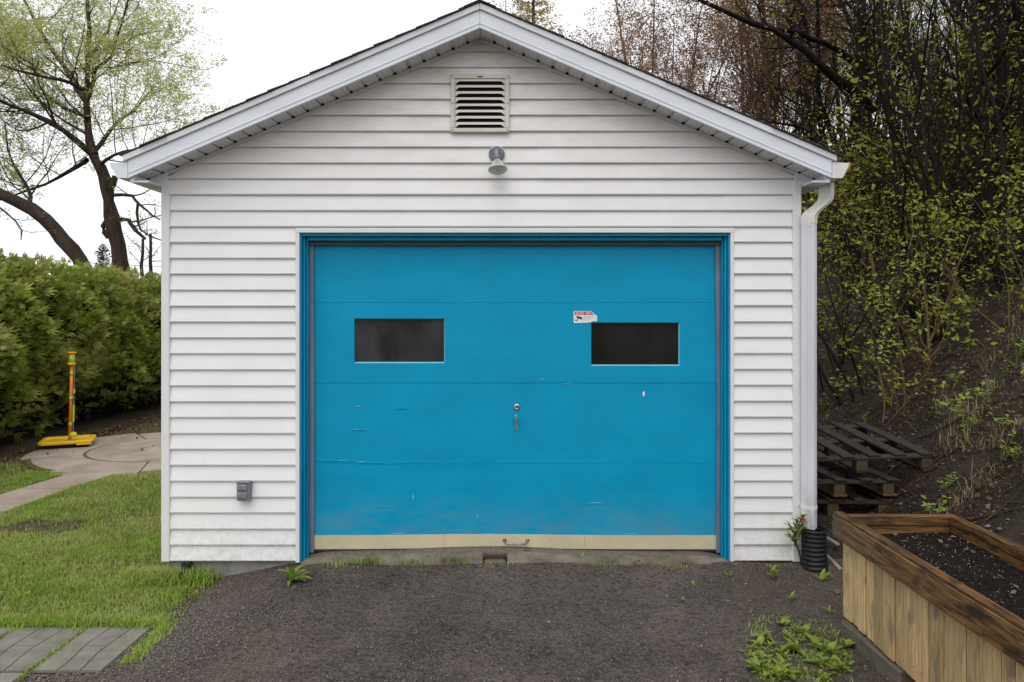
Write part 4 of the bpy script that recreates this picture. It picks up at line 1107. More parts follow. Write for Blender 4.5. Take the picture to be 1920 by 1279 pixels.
#        ch f0  f1  len  jit ang wander up  seg sides ratio leaves
SP1 = [(9, .12, 1, 2.1, .35, 50, .16, .06, 6, 5, .40, 2),
       (8, .12, 1, 1.05, .4, 46, .20, .06, 4, 4, .45, 5),
       (7, .1, 1, .55, .4, 46, .25, .05, 3, 3, .5, 12)]
SP2 = [(5, .2, 1, .8, .4, 50, .25, .0, 4, 4, .5, 0), (4, .2, 1, .4, .4, 50, .3, .0, 3, 3, .5, 2)]
tB = [
    (limb([(228, 560), (225, 500), (216, 440), (206, 370), (190, 318), (174, 290)], DT), .19, .095, 12, 12, None),
    (limb([(174, 290), (166, 245), (162, 195), (164, 130), (168, 60), (164, -40), (168, -120)], DT, [0, .1, .2, .1, 0, 0, .1]), .09, .022, 12, 9, SP1),
    (limb([(172, 288), (115, 240), (60, 212), (0, 190), (-70, 150)], DT, [0, -.3, -.5, -.8, -1.1]), .075, .02, 9, 8, SP1),
    (limb([(162, 190), (132, 145), (95, 90), (60, 30), (30, -40)], DT, [.2, .5, .8, 1.0, 1.2]), .075, .02, 9, 7, SP1),
    (limb([(163, 180), (180, 130), (208, 105), (228, 40), (245, -20)], DT, [.2, -.2, -.5, -.7, -.9]), .05, .015, 8, 6, SP1),
    (limb([(165, 300), (130, 320), (85, 345), (30, 365), (-30, 385)], DT, [0, .5, .9, 1.2, 1.6]), .05, .015, 8, 6, SP1),
    (limb([(176, 285), (215, 235), (255, 205), (290, 160)], DT, [0, .6, 1.3, 2.0]), .05, .012, 8, 6, SP1),
    (limb([(185, 310), (220, 285), (262, 280), (305, 255)], DT, [0, -.5, -1.0, -1.3]), .04, .012, 8, 6, SP1),
    (limb([(162, 170), (120, 150), (60, 140), (0, 120)], DT, [0, -1.0, -1.8, -2.6]), .05, .012, 8, 6, SP1),
    (limb([(166, 110), (200, 60), (230, -10)], DT, [0, 1.2, 2.2]), .05, .012, 8, 6, SP1),
    (limb([(166, 220), (110, 200), (30, 120), (-40, 60)], DT, [0, 1.2, 2.0, 2.8]), .05, .012, 8, 6, SP1),
    (limb([(214, 366), (240, 365), (258, 378), (276, 398), (300, 412)], DT, [0, -.1, -.2, -.3, -.4]), .045, .015, 7, 6, SP2),
    (limb([(222, 412), (240, 412), (255, 432), (270, 448)], DT, [0, -.2, -.3, -.4]), .045, .03, 6, 6, SP2),
    (limb([(258, 378), (258, 420), (275, 440), (305, 452)], DT, [-.2, -.2, -.2, -.3]), .03, .012, 6, 5, SP2),
    (limb([(203, 355), (212, 342), (216, 330)], DT), .09, .075, 3, 8, None),
    (limb([(203, 445), (196, 430), (200, 415)], DT), .07, .05, 3, 8, None),
]
_, nlv = big_tree('spring_tree', 'upright tree with pale green spring leaves behind the hedge', tB, None, 31, M['leaf_spring'], .062, M['bark_brown'], .36)
tA = [
    (limb([(178, 560), (160, 505), (138, 468), (105, 430), (60, 392), (0, 362), (-70, 325), (-150, 270)], DT-.8), .165, .10, 14, 12, None),
    (limb([(60, 392), (55, 360), (20, 300), (10, 230)], DT-.8, [0, .4, .8, 1]), .05, .015, 8, 6, SP1),
    (limb([(-70, 325), (-60, 240), (-30, 150), (-20, 60), (0, -60)], DT-.8, [0, .4, .8, 1, 1]), .09, .02, 10, 7, SP1),
    (limb([(-150, 270), (-140, 150), (-100, 50), (-60, -60)], DT-.8, [0, -.4, -.8, -1]), .09, .02, 10, 7, SP1),
    (limb([(-20, 350), (-10, 380), (30, 415), (40, 450)], DT-.8, [0, -.4, -.7, -.8]), .03, .01, 6, 5, SP2),
]
big_tree('leaning_tree', 'leaning dark trunk with pale spring leaves at the left edge', tA, None, 33, M['leaf_spring'], .062, M['bark_brown'], .36)
# slim bare stems and a small spruce beyond the hedge
for k, (px, top, lab) in enumerate(((269, 448, 'slim bare stem beyond the hedge, left of two'), (283, 438, 'slim bare stem beyond the hedge, nearest the garage corner'))):
    rr = random.Random(50+k); wd = Wood(); b0 = P(px, 600, 15.0); tp_ = P(px-2, top, 15.0)
    q = [b0.lerp(tp_, i/6) + Vector((rr.gauss(0, .012), 0, 0)) for i in range(7)]; wd.add(q, [.05-.004*i for i in range(7)], 7)
    lv = []; ramify(wd, lv, q, .05, .03, 0, [(5, .6, 1, .5, .4, 50, .2, 0, 3, 4, .3, 3), (3, .3, 1, .25, .4, 50, .2, 0, 3, 3, .5, 3)], rr)
    t = empty('bare_sapling', b0, lab, 'sapling'); link('trunk', wd.mesh('trunk'), M['bark_brown'], t, True); link('crown', leaf_mesh('crown', lv, .06, np.random.default_rng(k), .4), M['leaf_spring'], t)
def conifer(name, label, base, h, rad, mat, seed, dens=1.0, leafsize=.16):
    rr = random.Random(seed); wd = Wood(); lv = []
    t = empty(name, base, label, 'tree'); base = Vector(base)
    wd.add([base + Vector((0, 0, h*i/8)) for i in range(9)], [.012*h*(1-i/8.5)+.008 for i in range(9)], 7)
    n = int(h*16*dens)
    for k in range(n):
        f = .12 + .88*(k/n); a = k*2.4 + rr.random(); L_ = rad*(1-f)*1.05 + .08
        p = base + Vector((0, 0, h*f)); q = path_from(p, (math.cos(a), math.sin(a), .12 - .25*(1-f)), L_*rr.uniform(.7, 1.15), 4, .07, .05, rr)
        wd.add(q, [.014, .011, .009, .006, .003], 4)
        for j in range(int(14 + 26*L_)):
            x, _ = at_path(q, rr.random()**.7); lv.append(tuple(x + Vector((rr.gauss(0, .05), rr.gauss(0, .05), rr.gauss(-.02, .04)))))
    link('trunk', wd.mesh('trunk'), M['bark_brown'], t, True)
    link('crown', leaf_mesh('crown', lv, leafsize, np.random.default_rng(seed), .28), mat, t)
conifer('small_spruce', 'small hazy spruce between the two leaning trunks beyond the hedge', P(193, 660, 24.0), 3.6, .75, M['spruce'], 71)
conifer('golden_larch', 'golden green larch tip above the right roof slope', (P(1000, 0, 26).x, 26+CY, 1.0), 14.8, 3.2, M['leaf_gold'], 73, 1.0, .16)
# overhead wires far left
for k, (y0, y1, lab) in enumerate(((464, 487, 'upper overhead wire crossing behind the left trees'), (486, 503, 'lower overhead wire crossing behind the left trees'))):
    m = MB(); a, b_ = P(-300, y0-18, 28), P(620, y1+18, 28)
    m.tube([a.lerp(b_, i/10) + Vector((0, 0, -.35*(1-(2*i/10-1)**2))) for i in range(11)], .012, 5)
    tag(m.build('overhead_wire', M['cord'], None), lab, 'wire')

# ------------------------------------------------------------------ wooded bank to the right
def make_proto(seed, h, r0, spec, n_stems, spread, lean, bark, lmat, lsize, asp=.5, wander=.09):
    rr = random.Random(seed); wd = Wood(); lv = []
    for k in range(n_stems):
        d = Vector((rr.gauss(lean, spread), rr.gauss(0, spread), 1))
        q = path_from((rr.gauss(0, .05*n_stems*.3), rr.gauss(0, .05*n_stems*.3), -.25), d, h*rr.uniform(.75, 1.1), 12, wander, .05, rr)
        ra = r0*rr.uniform(.7, 1.1)
        wd.add(q, [ra*(1-.78*i/12) for i in range(13)], 8 if r0 > .04 else 5)
        ramify(wd, lv, q, ra, ra*.22, 0, spec, rr)
    return (wd.mesh('trunk'), bark, leaf_mesh('crown', lv, lsize, np.random.default_rng(seed), asp) if lv else None, lmat)
SB = [(16, .12, 1, 2.3, .4, 55, .20, .04, 6, 5, .42, 0), (7, .15, 1, 1.15, .4, 50, .24, .03, 4, 4, .5, 0), (6, .15, 1, .6, .4, 50, .28, .02, 3, 3, .5, 1)]
SR = [(16, .15, 1, 1.9, .4, 38, .14, .08, 6, 5, .42, 1), (8, .15, 1, .95, .4, 42, .18, .06, 4, 4, .5, 4), (6, .15, 1, .5, .4, 45, .22, .05, 3, 3, .5, 5)]
SS = [(7, .25, 1, .85, .4, 50, .18, .06, 5, 4, .5, 1), (5, .2, 1, .42, .4, 50, .22, .05, 3, 3, .55, 4)]
SN = [(7, .2, 1, .8, .4, 50, .18, .06, 5, 4, .5, 2), (5, .2, 1, .40, .4, 50, .22, .05, 3, 3, .55, 4)]
ST_ = [(8, .15, 1, 1.2, .4, 42, .18, .08, 5, 4, .5, 0), (6, .2, 1, .6, .4, 48, .24, .05, 3, 3, .5, 1)]
protos = {
 'bare': [make_proto(100+i, 7.5, .085, SB, 1, .14, -.18, M['bark_dark'], M['leaf_young'], .05, .55, .11) for i in range(4)],
 'thicket': [make_proto(110+i, 4.6, .030, ST_, 5, .20, -.16, M['bark_dark'], M['leaf_young'], .05, .55, .10) for i in range(3)],
 'red': [make_proto(120+i, 7.5, .055, SR, 2, .10, -.05, M['bark_red'], M['leaf_red'], .060, .5, .06) for i in range(3)],
 'shrub': [make_proto(140+i, 2.3, .018, SS, 5, .28, -.12, M['bark_dark'], M['leaf_young'], .046, .5, .10) for i in range(4)],
 'bright': [make_proto(160+i, 1.9, .014, SN, 3, .25, -.12, M['bark_tan'], M['leaf_bright'], .066, .5, .10) for i in range(2)],
}
for kind, lst in protos.items():
    for (me, bark, lf, lm) in lst:
        me.materials.append(bark); me.polygons.foreach_set('use_smooth', np.ones(len(me.polygons), dtype=bool))
        if lf: lf.materials.append(lm)
def plant(name, kind, idx, x, y, sc_, rz, label, cat, group):
    me, bark, lf, lm = protos[kind][idx % len(protos[kind])]
    o = bpy.data.objects.new(name, None); COL.objects.link(o); o.location = (x, y, hz(x, y)); o.rotation_euler = (0, 0, rz); o.scale = (sc_,)*3
    tag(o, label, cat, group)
    for nm, me_ in (('trunk', me), ('crown', lf)):
        if me_ is None: continue
        c = bpy.data.objects.new(nm, me_); COL.objects.link(c); c.parent = o
    return o
rb = random.Random(77); placed = []
def free(x, y, d):
    for (a, b_) in placed:
        if (a-x)**2 + (b_-y)**2 < d*d: return False
    placed.append((x, y)); return True
def place_of(px, dep):
    if px < 1640: return 'close behind the downspout' if dep < 9.5 else 'far back behind the right eave'
    if px < 1780: return 'above the pallets' if dep < 9.5 else 'up the bank beyond the pallets'
    if px < 1940: return 'toward the right edge, near the foot of the bank' if dep < 9.5 else 'high on the bank toward the right edge'
    return 'at the right edge of the photo'
def sample(n, kind, name, d, pxr, depr, smin, smax, label, cat, group, rot=math.pi):
    k = 0; tries = 0
    while k < n and tries < 8000:
        tries += 1
        dep = rb.uniform(*depr); px = rb.uniform(*pxr); x = CX + (px-960)*dep/F; y = dep + CY
        if x < toe(y) + .35 or (y < 7.2 and x < 2.9): continue
        if kind in ('bare', 'thicket') and px < 1690 and dep < 12.4: continue
        if not free(x, y, d): continue
        plant(name, kind, k, x, y, rb.uniform(smin, smax), rb.uniform(-rot, rot), label + ' ' + (place_of(px, dep) if kind != 'red' else 'just right of the roof peak' if px < 1280 else 'above the middle of the right roof slope' if px < 1480 else 'above the right eave'), cat, group); k += 1
sample(26, 'bare', 'bare_tree', .8, (1560, 2250), (8.0, 20), .75, 1.2, 'dark bare tree', 'tree', 'dark trees on the bank', .8)
sample(20, 'red', 'budding_tree', .8, (1110, 1720), (15.0, 24), .85, 1.25, 'slender reddish budding tree', 'tree', 'reddish trees behind the garage')
placed = []
sample(40, 'thicket', 'thicket_bush', .6, (1530, 2150), (7.5, 15), .7, 1.2, 'dark twiggy bush', 'bush', 'twiggy bushes on the bank')
placed = []
sample(32, 'shrub', 'leafy_shrub', .55, (1500, 2100), (7.8, 13.5), .7, 1.25, 'leafy green shrub', 'shrub', 'green shrubs on the bank')
sample(6, 'bright', 'young_shrub', .9, (1600, 1990), (6.6, 9), .65, .95, 'bright young shrub', 'shrub', 'bright young shrubs on the bank')
for px, dep, sc_, lab in ((1655, 9.6, 1.75, 'tall bright leaved shrub just right of the gutter end'), (1850, 9.2, 1.5, 'tall bright leaved shrub toward the right edge above the sapling'), (1780, 10.4, 1.7, 'tall bright leaved shrub behind the broken sapling')):
    x = CX + (px-960)*dep/F; plant('young_shrub', 'bright', px, x, dep+CY, sc_, px*.7, lab, 'shrub', 'bright young shrubs on the bank')
# the two big dark limbs that reach out above the roof
ob_ = [
    (limb([(1650, 640), (1640, 420), (1632, 300), (1618, 180), (1612, 60), (1612, -80)], 12.0, [0, 0, .1, .1, 0, 0]), .13, .06, 12, 10, SB),
    (limb([(1634, 205), (1600, 168), (1555, 140), (1505, 92), (1450, 55), (1400, 38), (1345, 15), (1290, -10)], 12.0, [.1, -.2, -.5, -.8, -1.0, -1.1, -1.3, -1.5]), .085, .025, 12, 8, [(8, .3, 1, 1.0, .4, 50, .2, .04, 5, 4, .35, 0), (5, .2, 1, .5, .4, 50, .25, .03, 3, 3, .5, 1)]),
    (limb([(1660, 140), (1600, 118), (1545, 78), (1500, 62), (1460, 56)], 12.0, [.3, 0, -.5, -.8, -.95]), .06, .035, 8, 7, [(6, .2, 1, .9, .4, 50, .2, .04, 5, 4, .35, 0), (4, .2, 1, .45, .4, 50, .25, .03, 3, 3, .5, 1)]),
]
big_tree('overhanging_tree', 'dark tree whose long bare limb reaches left over the roof', ob_, None, 41, M['leaf_young'], .07, M['bark_dark'])
# the sapling with a broken stem in front of the bank
sp_b = P(1742, 745, 7.2); sp_b.z = hz(sp_b.x, sp_b.y) - .03
sp_l = [(limb([(1742, 745), (1740, 690), (1746, 640), (1766, 590), (1764, 530)], 7.2), .022, .012, 6, 6, SS),
        (limb([(1742, 655), (1730, 560), (1715, 470), (1705, 400)], 7.2, [0, .1, .2, .3]), .014, .006, 6, 5, SS),
        (limb([(1746, 640), (1780, 560), (1800, 500), (1820, 440)], 7.2, [0, -.1, -.2, -.2]), .012, .005, 6, 5, SS),
        (limb([(1740, 690), (1690, 610), (1660, 540)], 7.2, [0, -.1, -.3]), .010, .005, 6, 5, SS)]
sp_l[0][0][0] = sp_b
big_tree('broken_sapling', 'leafy sapling with a broken tan stem on the bare earth bank', sp_l, None, 43, M['leaf_bright'], .055, M['bark_tan'])

# low plants on the bank: a few leafy stalks each
def lowplant_mesh(seed):
    rr = random.Random(seed); V = []; Fc = []
    for s in range(rr.randint(3, 6)):  # stalks
        a = rr.uniform(0, 6.28); h = rr.uniform(.06, .2); top = Vector((math.cos(a)*h*.5, math.sin(a)*h*.5, h))
        for k in range(rr.randint(3, 6)):
            b_ = rr.uniform(0, 6.28); L_ = rr.uniform(.025, .05); c_ = top*rr.uniform(.6, 1.05)
            d = Vector((math.cos(b_), math.sin(b_), rr.uniform(-.2, .5))); e_ = Vector((-math.sin(b_), math.cos(b_), 0))*L_*.30
            i = len(V); V += [c_, c_ + d*L_*.5 + e_, c_ + d*L_, c_ + d*L_*.5 - e_]; Fc += [(i, i+1, i+2), (i, i+2, i+3)]
        i = len(V); e_ = Vector((.003, .003, 0)); V += [-e_, e_, top]; Fc.append((i, i+1, i+2))
    me = bpy.data.meshes.new('low_plant'); me.from_pydata([tuple(v) for v in V], [], Fc); me.materials.append(M['leaf_bright'] if seed % 2 else M['leaf_weed']); return me
lps = [lowplant_mesh(200+i) for i in range(6)]
k = 0
while k < 95:
    dep = rb.uniform(4.6, 9.5); px = rb.uniform(1530, 1960); x = CX + (px-960)*dep/F; y = dep + CY
    s = x - toe(y)
    if s < .12 or (y < 7 and x < 2.7) or (x < 3.7 and .8 < y < 2.7): continue
    if rb.random() > .35 + .6*smooth(1650, 1800, px): continue
    o = bpy.data.objects.new('bank_plant', lps[k % 6]); COL.objects.link(o); o.location = (x, y, hz(x, y)-.01); o.rotation_euler = (0, -.35, rb.uniform(0, 6.28)); o.scale = (rb.uniform(.6, 1.35),)*3
    tag(o, 'small green seedling rooted in the bare earth of the bank', 'seedling', 'seedlings on the bank'); k += 1
bd = Blades(40)
for c_ in range(24):
    dep = rb.uniform(4.6, 7.0); px = rb.uniform(1770, 1960); x = CX + (px-960)*dep/F; y = dep+CY
    if x - toe(y) < .2: continue
    for _ in range(40):
        xx, yy = x + rb.gauss(0, .05), y + rb.gauss(0, .05); bd.p.append((xx, yy, hz(xx, yy)-.01)); bd.h.append(rb.uniform(.05, .17))
tag(bd.build('dry_bank_grass', M['dry_grass'], .0016, 1.1), 'dry straw coloured grass tufts on the bank', 'dry grass')
pts = []
for _ in range(10500):
    dep = rb.uniform(4.2, 11); px = rb.uniform(1520, 1980); x = CX + (px-960)*dep/F; y = dep+CY
    if x - toe(y) < -.05 or x < 2.35: continue
    if mnoise.noise((x*2.2, y*2.2, 6)) + .35*rb.random() < .08: continue
    pts.append((x, y, hz(x, y)+.008))
tag(link('bank_litter', leaf_mesh('bank_litter', pts, .042, np.random.default_rng(18), .55), M['litter'], None, False, 'stuff'), 'dead brown leaves scattered over the earth bank', 'leaf litter')
ylit = [(rb.uniform(2.1, 3.1), rb.uniform(.08, 1.6)) for _ in range(500)]
tag(link('yard_litter', leaf_mesh('yard_litter', [(x, y, gz(x, y)+.02) for x, y in ylit], .04, np.random.default_rng(19), .55), M['litter'], None, False, 'stuff'), 'dead leaves on the dark soil between garage and pallets', 'leaf litter')
bs = []; bz = []
for _ in range(1500):
    dep = rb.uniform(4.2, 9); px = rb.uniform(1520, 1980); x = CX + (px-960)*dep/F; y = dep+CY
    if x - toe(y) < -.05 or x < 2.3: continue
    q = .006 + .022*rb.random()**3; bs.append((x, y, hz(x, y)+q*.2)); bz.append(q)
tag(stones('bank_stones', np.array(bs), np.array(bz), M['stone'], seed=44), 'stones and clods in the earth of the bank', 'stones', kind='stuff')
wd = Wood()
for _ in range(900):
    dep = rb.uniform(4.6, 11); px = rb.uniform(1520, 1980); x = CX + (px-960)*dep/F; y = dep+CY
    if x - toe(y) < .05 or x < 2.5: continue
    a = rb.uniform(0, 6.28); L_ = rb.uniform(.12, .55); q = []
    for t_ in range(4):
        xx, yy = x + math.cos(a)*L_*t_/3, y + math.sin(a)*L_*t_/3 + rb.gauss(0, .012); q.append((xx, yy, hz(xx, yy) + .012 + rb.uniform(0, .02)))
    r0 = rb.uniform(.002, .006); wd.add(q, [r0, r0, r0*.8, r0*.4], 4)
tag(link('fallen_twigs', wd.mesh('fallen_twigs'), M['bark_brown'], None, False, 'stuff'), 'fallen twigs lying over the earth bank', 'twigs')

# ------------------------------------------------------------------ pallets
def pallet(name, label, org, w, d, rz, tilt, roll, boards=6, pale=False):
    t = empty(name, org, label, 'pallet', 'pallets stacked beside the garage'); t.rotation_euler = (tilt, roll, rz); bpy.context.view_layer.update()
    rr = random.Random(hash(label) % 1000 if False else int(org[2]*1000)+3)
    def put(nm, x0, x1, y0, y1, z0, z1, mat):
        m = MB(); m.box(x0, x1, y0, y1, z0, z1); me = m.mesh(nm); me.materials.append(mat)
        o = bpy.data.objects.new(nm, me); COL.objects.link(o); o.parent = t
        b_ = o.modifiers.new('bevel', 'BEVEL'); b_.width = .004; b_.segments = 1
    for k in range(boards):
        x = w*k/(boards-1)*.905; e_ = rr.uniform(-.015, .015)
        put('deck_board', x, x+.095, e_, d+e_, .123, .142, M['pallet'])
    for y in (0.004, d/2-.05, d-.10): put('cross_board', -.003, w+.003, y, y+.095, .101, .1225, M['pallet'])
    for i in range(3):
        for j in range(3):
            put('block', .01+(w-.12)*i/2, .10+(w-.12)*i/2, .008+(d-.10)*j/2, .09+(d-.10)*j/2, .0205, .1005, M['pallet_pale'] if j == 0 else M['pallet'])
    for i in range(3): put('bottom_board', (w-.11)*i/2, (w-.11)*i/2+.11, 0, d, 0, .020, M['pallet_pale'] if pale else M['pallet'])
pallet('pallet', 'wide dark pallet on top of the stack by the downspout', (2.42, 1.12, .325), 1.16, 1.15, 0, math.radians(4), math.radians(-2.0))
pallet('pallet', 'middle pallet of the stack, with a pale front edge', (2.34, 1.05, .165), .92, 1.1, .05, 0, 0, 5, True)
pallet('pallet', 'bottom pallet of the stack, half hidden behind the planter', (2.30, 1.12, .0), .92, 1.1, -.04, 0, 0, 5)
# loose pipes and offcuts behind the corrugated pipe
for (a, b_, r_, mat, nm, lab, cat) in (
    (G(1535, 1000, .06), G(1572, 1022, .06), .014, 'pipe_grey', 'metal_pipe', 'upper grey pipe lying behind the black drain pipe', 'pipe'),
    (G(1538, 1030, .04), G(1576, 1068, .03), .013, 'pipe_grey', 'metal_pipe', 'lower grey pipe lying behind the black drain pipe', 'pipe')):
    m = MB(); m.tube([a, a.lerp(b_, .5), b_], r_, 10); tag(m.build(nm, M[mat], None, True), lab, cat)
m = MB(); q0, q1 = G(1543, 1078, .0), G(1577, 1066, .0); v = (q1-q0); nrm = Vector((-v.y, v.x, 0)).normalized()*.035
m.hexa([q0, q1, q1+nrm, q0+nrm, q0+Vector((0,0,.03)), q1+Vector((0,0,.03)), q1+nrm+Vector((0,0,.03)), q0+nrm+Vector((0,0,.03))])
tag(m.build('wood_offcut', M['timber_grey'], None, bevel=.003), 'small wood offcut on the ground by the grey pipes', 'offcut')

# ------------------------------------------------------------------ planter box
X0, X1, YB, YE = 1.875, 2.43, -.965, -3.0
planter = empty('planter_box', (X0, YB, .08), 'long wooden planter box with dark stained rim, lower right', 'planter')
ZT = .588; rw = random.Random(9)
y = YB
while y > YE:
    wdt = rw.choice((.072, .090, .095, .098, .070)); yn = y - wdt; e_ = rw.uniform(-.005, .004)
    m = MB(); m.box(X0+e_, X0+.018, yn+.0032, y-.0032, .085 + rw.uniform(-.006, .006), ZT-.02); m.build('plank', M['plank'], planter, bevel=.004)
    for zz in (.135 + rw.uniform(-.01, .01), .30 + rw.uniform(-.03, .03)):
        if rw.random() < .75:
            m = MB(); m.lathe([(.0, 0), (.0032, 0), (.003, .0012), (0, .0014)], (X0+e_, (y+yn)/2 + rw.uniform(-.02, .02), zz), (-1,0,0), 8, False); m.build('nail', M['dark_metal'], planter)
    y = yn
y = X0+.02
while y < X1-.02:
    m = MB(); m.box(y, min(y+.092, X1), YB-.002, YB+.016, .085, ZT-.02); m.build('plank', M['plank'], planter, bevel=.002); y += .094
m = MB(); m.box(X1-.018, X1, YE, YB-.003, .085, ZT-.02); m.build('back_panel', M['stain'], planter)
m = MB(); m.box(X0+.020, X0+.024, YE, YB-.013, .28, ZT-.021); m.build('liner', M['black_plastic'], planter)
m = MB(); m.box(X0+.0185, X1-.0185, YB-.012, YB-.0025, .3, ZT-.022); m.build('liner', M['stain_x'], planter)
m = MB(); m.box(X0+.0185, X1-.0185, YE, YB-.0125, .2, .3); m.build('bottom_board', M['stain'], planter)
m = MB(); m.box(X0-.036, X0-.001, YE, YB+.035, ZT-.112, ZT+.002); m.build('rim_board', M['stain'], planter, bevel=.004)
m = MB(); m.box(X0-.030, X0+.012, YE, YB+.030, ZT+.0025, ZT+.016); m.build('rim_cap', M['stain'], planter, bevel=.003)
m = MB(); m.box(X0+.013, X1+.02, YB-.020, YB+.022, ZT-.045, ZT+.004); m.build('rim_board', M['stain_x'], planter, bevel=.004)
m = MB(); m.box(X1-.023, X1+.022, YE, YB-.021, ZT-.045, ZT+.003); m.build('rim_board', M['stain'], planter, bevel=.004)
xs = np.linspace(X0+.018, X1-.018, 16); ys = np.linspace(YE, YB-.004, 60)
o = link('soil', grid_mesh('soil', xs, ys, lambda x, y: ZT-.085 + .018*mnoise.noise((x*6, y*6, 2)) + .008*mnoise.noise((x*22, y*22, 2))), M['potsoil'], planter, True)
pp = np.array([(rw.uniform(X0+.03, X1-.03), rw.uniform(-2.6, YB-.02), 0) for _ in range(420)]); pp[:, 2] = [ZT-.083 + .018*mnoise.noise((x*6, y*6, 2)) + .008*mnoise.noise((x*22, y*22, 2)) for x, y, _ in pp]
o = stones('perlite', pp, np.array([rw.uniform(.001, .003) for _ in range(420)]), M['white_print'], planter, 14)
pl = [(rw.uniform(X0+.05, X1-.04), rw.uniform(-2.4, YB-.03), ZT-.074) for _ in range(70)]
o = link('dead_leaves', leaf_mesh('dead_leaves', pl, .026, np.random.default_rng(31), .6), M['litter'], planter, False, 'stuff')
m = MB(); m.box(X0-.02, X0+.07, -1.52, -1.0, -.015, .075, Matrix.Translation((X0, -1.2, 0)) @ Matrix.Rotation(.03, 4, 'Z') @ Matrix.Translation((-X0, 1.2, 0)))
tag(m.build('support_timber', M['timber_grey'], None, bevel=.008), 'grey timber beam under the near side of the planter', 'beam')
m = MB(); m.box(X1-.09, X1, -2.9, -1.0, -.05, .08); tag(m.build('support_timber', M['timber_grey'], None, bevel=.008), 'second grey timber under the far side of the planter', 'beam')
m = MB(); m.box(X0+.22, X0+.31, -2.9, -1.2, -.03, .082); tag(m.build('support_timber', M['timber_grey'], None, bevel=.008), 'grey timber beam in the shadow under the middle of the planter', 'beam')

# ------------------------------------------------------------------ weeds
def leaf_blade(name, mat, L=1.0, W=.2, arch=.5, teeth=0, n=7):
    V = []; Fc = []
    for i in range(n+1):
        f = i/n; x = L*f*(1-.18*f*arch); z = L*(arch*.9*f - arch*1.05*f*f); w_ = W*.5*math.sin(math.pi*min(1, f**.75*.97+.03))**.8 * (1 + (teeth*.35*(1 if i % 2 else -1)))
        V += [(x, -w_, z + w_*.35), (x, 0, z), (x, w_, z + w_*.35)]
    for i in range(n):
        a = 3*i; Fc += [(a, a+1, a+4, a+3), (a+1, a+2, a+5, a+4)]
    me = bpy.data.meshes.new(name); me.from_pydata(V, [], Fc); me.materials.append(mat)
    me.polygons.foreach_set('use_smooth', np.ones(len(me.polygons), dtype=bool)); return me
CL = [leaf_blade('leaf', M['leaf_weed'], 1, .55, .3, 0), leaf_blade('leaf', M['leaf_young2'], 1, .40, .4, .2), leaf_blade('leaf', M['leaf_weed'], 1, .24, .5, .5)]
LB = [leaf_blade('leaf', M['leaf_weed'], 1, .20, .55, .5), leaf_blade('leaf', M['leaf_weed'], 1, .26, .8, .3), leaf_blade('leaf', M['leaf_weed'], 1, .34, .35, .0)]
def rosette(name, label, loc, n, L, seed, group=None, steep=(25, 65), cat='weed', blades=LB):
    rr = random.Random(seed); t = empty(name, loc, label, cat, group)
    for k in range(n):
        o = bpy.data.objects.new('leaf', blades[rr.randrange(len(blades))]); COL.objects.link(o); o.parent = t
        s = L*rr.uniform(.4, 1.2); o.scale = (s, s, s)
        o.rotation_euler = (rr.uniform(-.25, .25), -math.radians(rr.uniform(*steep)), 2.4*k + rr.uniform(-.4, .4))
    return t
def gw(px, py):
    p = G(px, py, 0); p.z = drive_z(p.x, p.y) - .004; return p
rosette('dandelion', 'large dandelion rosette at the left foot of the door frame', gw(547, 1093), 15, .135, 1, steep=(10, 70))
rosette('dandelion', 'dandelion rosette in front of the right wall section', gw(1450, 1088), 9, .10, 2, steep=(35, 75))
for k, (px, py, L_, n, lab) in enumerate(((818, 1064, .07, 8, 'grassy weed at the sill left of the notch'), (1092, 1062, .07, 8, 'leafy weed at the sill right of the notch'), (1190, 1064, .06, 9, 'thin weed at the sill below the right window'),
        (1365, 1085, .055, 6, 'small seedling below the right door jamb'), (1300, 1098, .035, 4, 'tiny seedling out on the grit below the right window'), (1280, 1127, .035, 5, 'tiny clover sprig on the open driveway'), (1540, 1092, .08, 6, 'broad leaved weed at the foot of the drain pipe'), (1555, 1152, .06, 5, 'small seedling beside the planter corner'), (1485, 1128, .06, 6, 'sparse weed on the soil in front of the drain pipe'))):
    rosette('weed', lab, gw(px, py), n, L_, 20+k)
rc = random.Random(66)
for k in range(64):
    u, v_ = rc.random(), rc.random(); px, py = 1405 + 190*u, 1160 + 116*v_
    if (u > .55 and v_ < .32) or (u < .18 and v_ < .2): continue
    if rc.random() < .25*(abs(u-.35)+.2): continue
    where = ('upper left' if u < .5 else 'upper right') if v_ < .5 else ('lower left' if u < .5 else 'lower right')
    rosette('dandelion', 'dandelion in the %s of the weed patch by the planter' % where, gw(px, py), rc.randint(8, 15), rc.uniform(.028, .078), 60+k, 'weed patch by the planter', (5, 60), blades=(LB if k % 3 == 0 else CL))
bl = Blades(330); rr = random.Random(15)
for _ in range(1500):
    c = gw(1400 + 200*rr.random(), 1155 + 124*rr.random()); d_ = mnoise.noise((c.x*7, c.y*7, 1))
    if d_ < -.05: continue
    bl.p.append((c.x, c.y, c.z)); bl.h.append(rr.uniform(.008, .035))
tag(bl.build('patch_grass', M['grass'], .0022, .9), 'fine grass between the weeds of the patch by the planter', 'grass')
tw = Wood(); rr = random.Random(16)
for _ in range(150):
    x, y = rr.uniform(-1.4, 2.6), rr.uniform(-2.4, -.08); a = rr.uniform(0, 6.28); L_ = rr.uniform(.02, .09)
    tw.add([(x + math.cos(a)*L_*t_/2 + rr.gauss(0, .003), y + math.sin(a)*L_*t_/2 + rr.gauss(0, .003), drive_z(x, y)+.005) for t_ in range(3)], [.0016, .0014, .0008], 4)
tag(link('twig_bits', tw.mesh('twig_bits'), M['bark_brown'], None, False, 'stuff'), 'dark bits of twig strewn over the driveway', 'twigs')
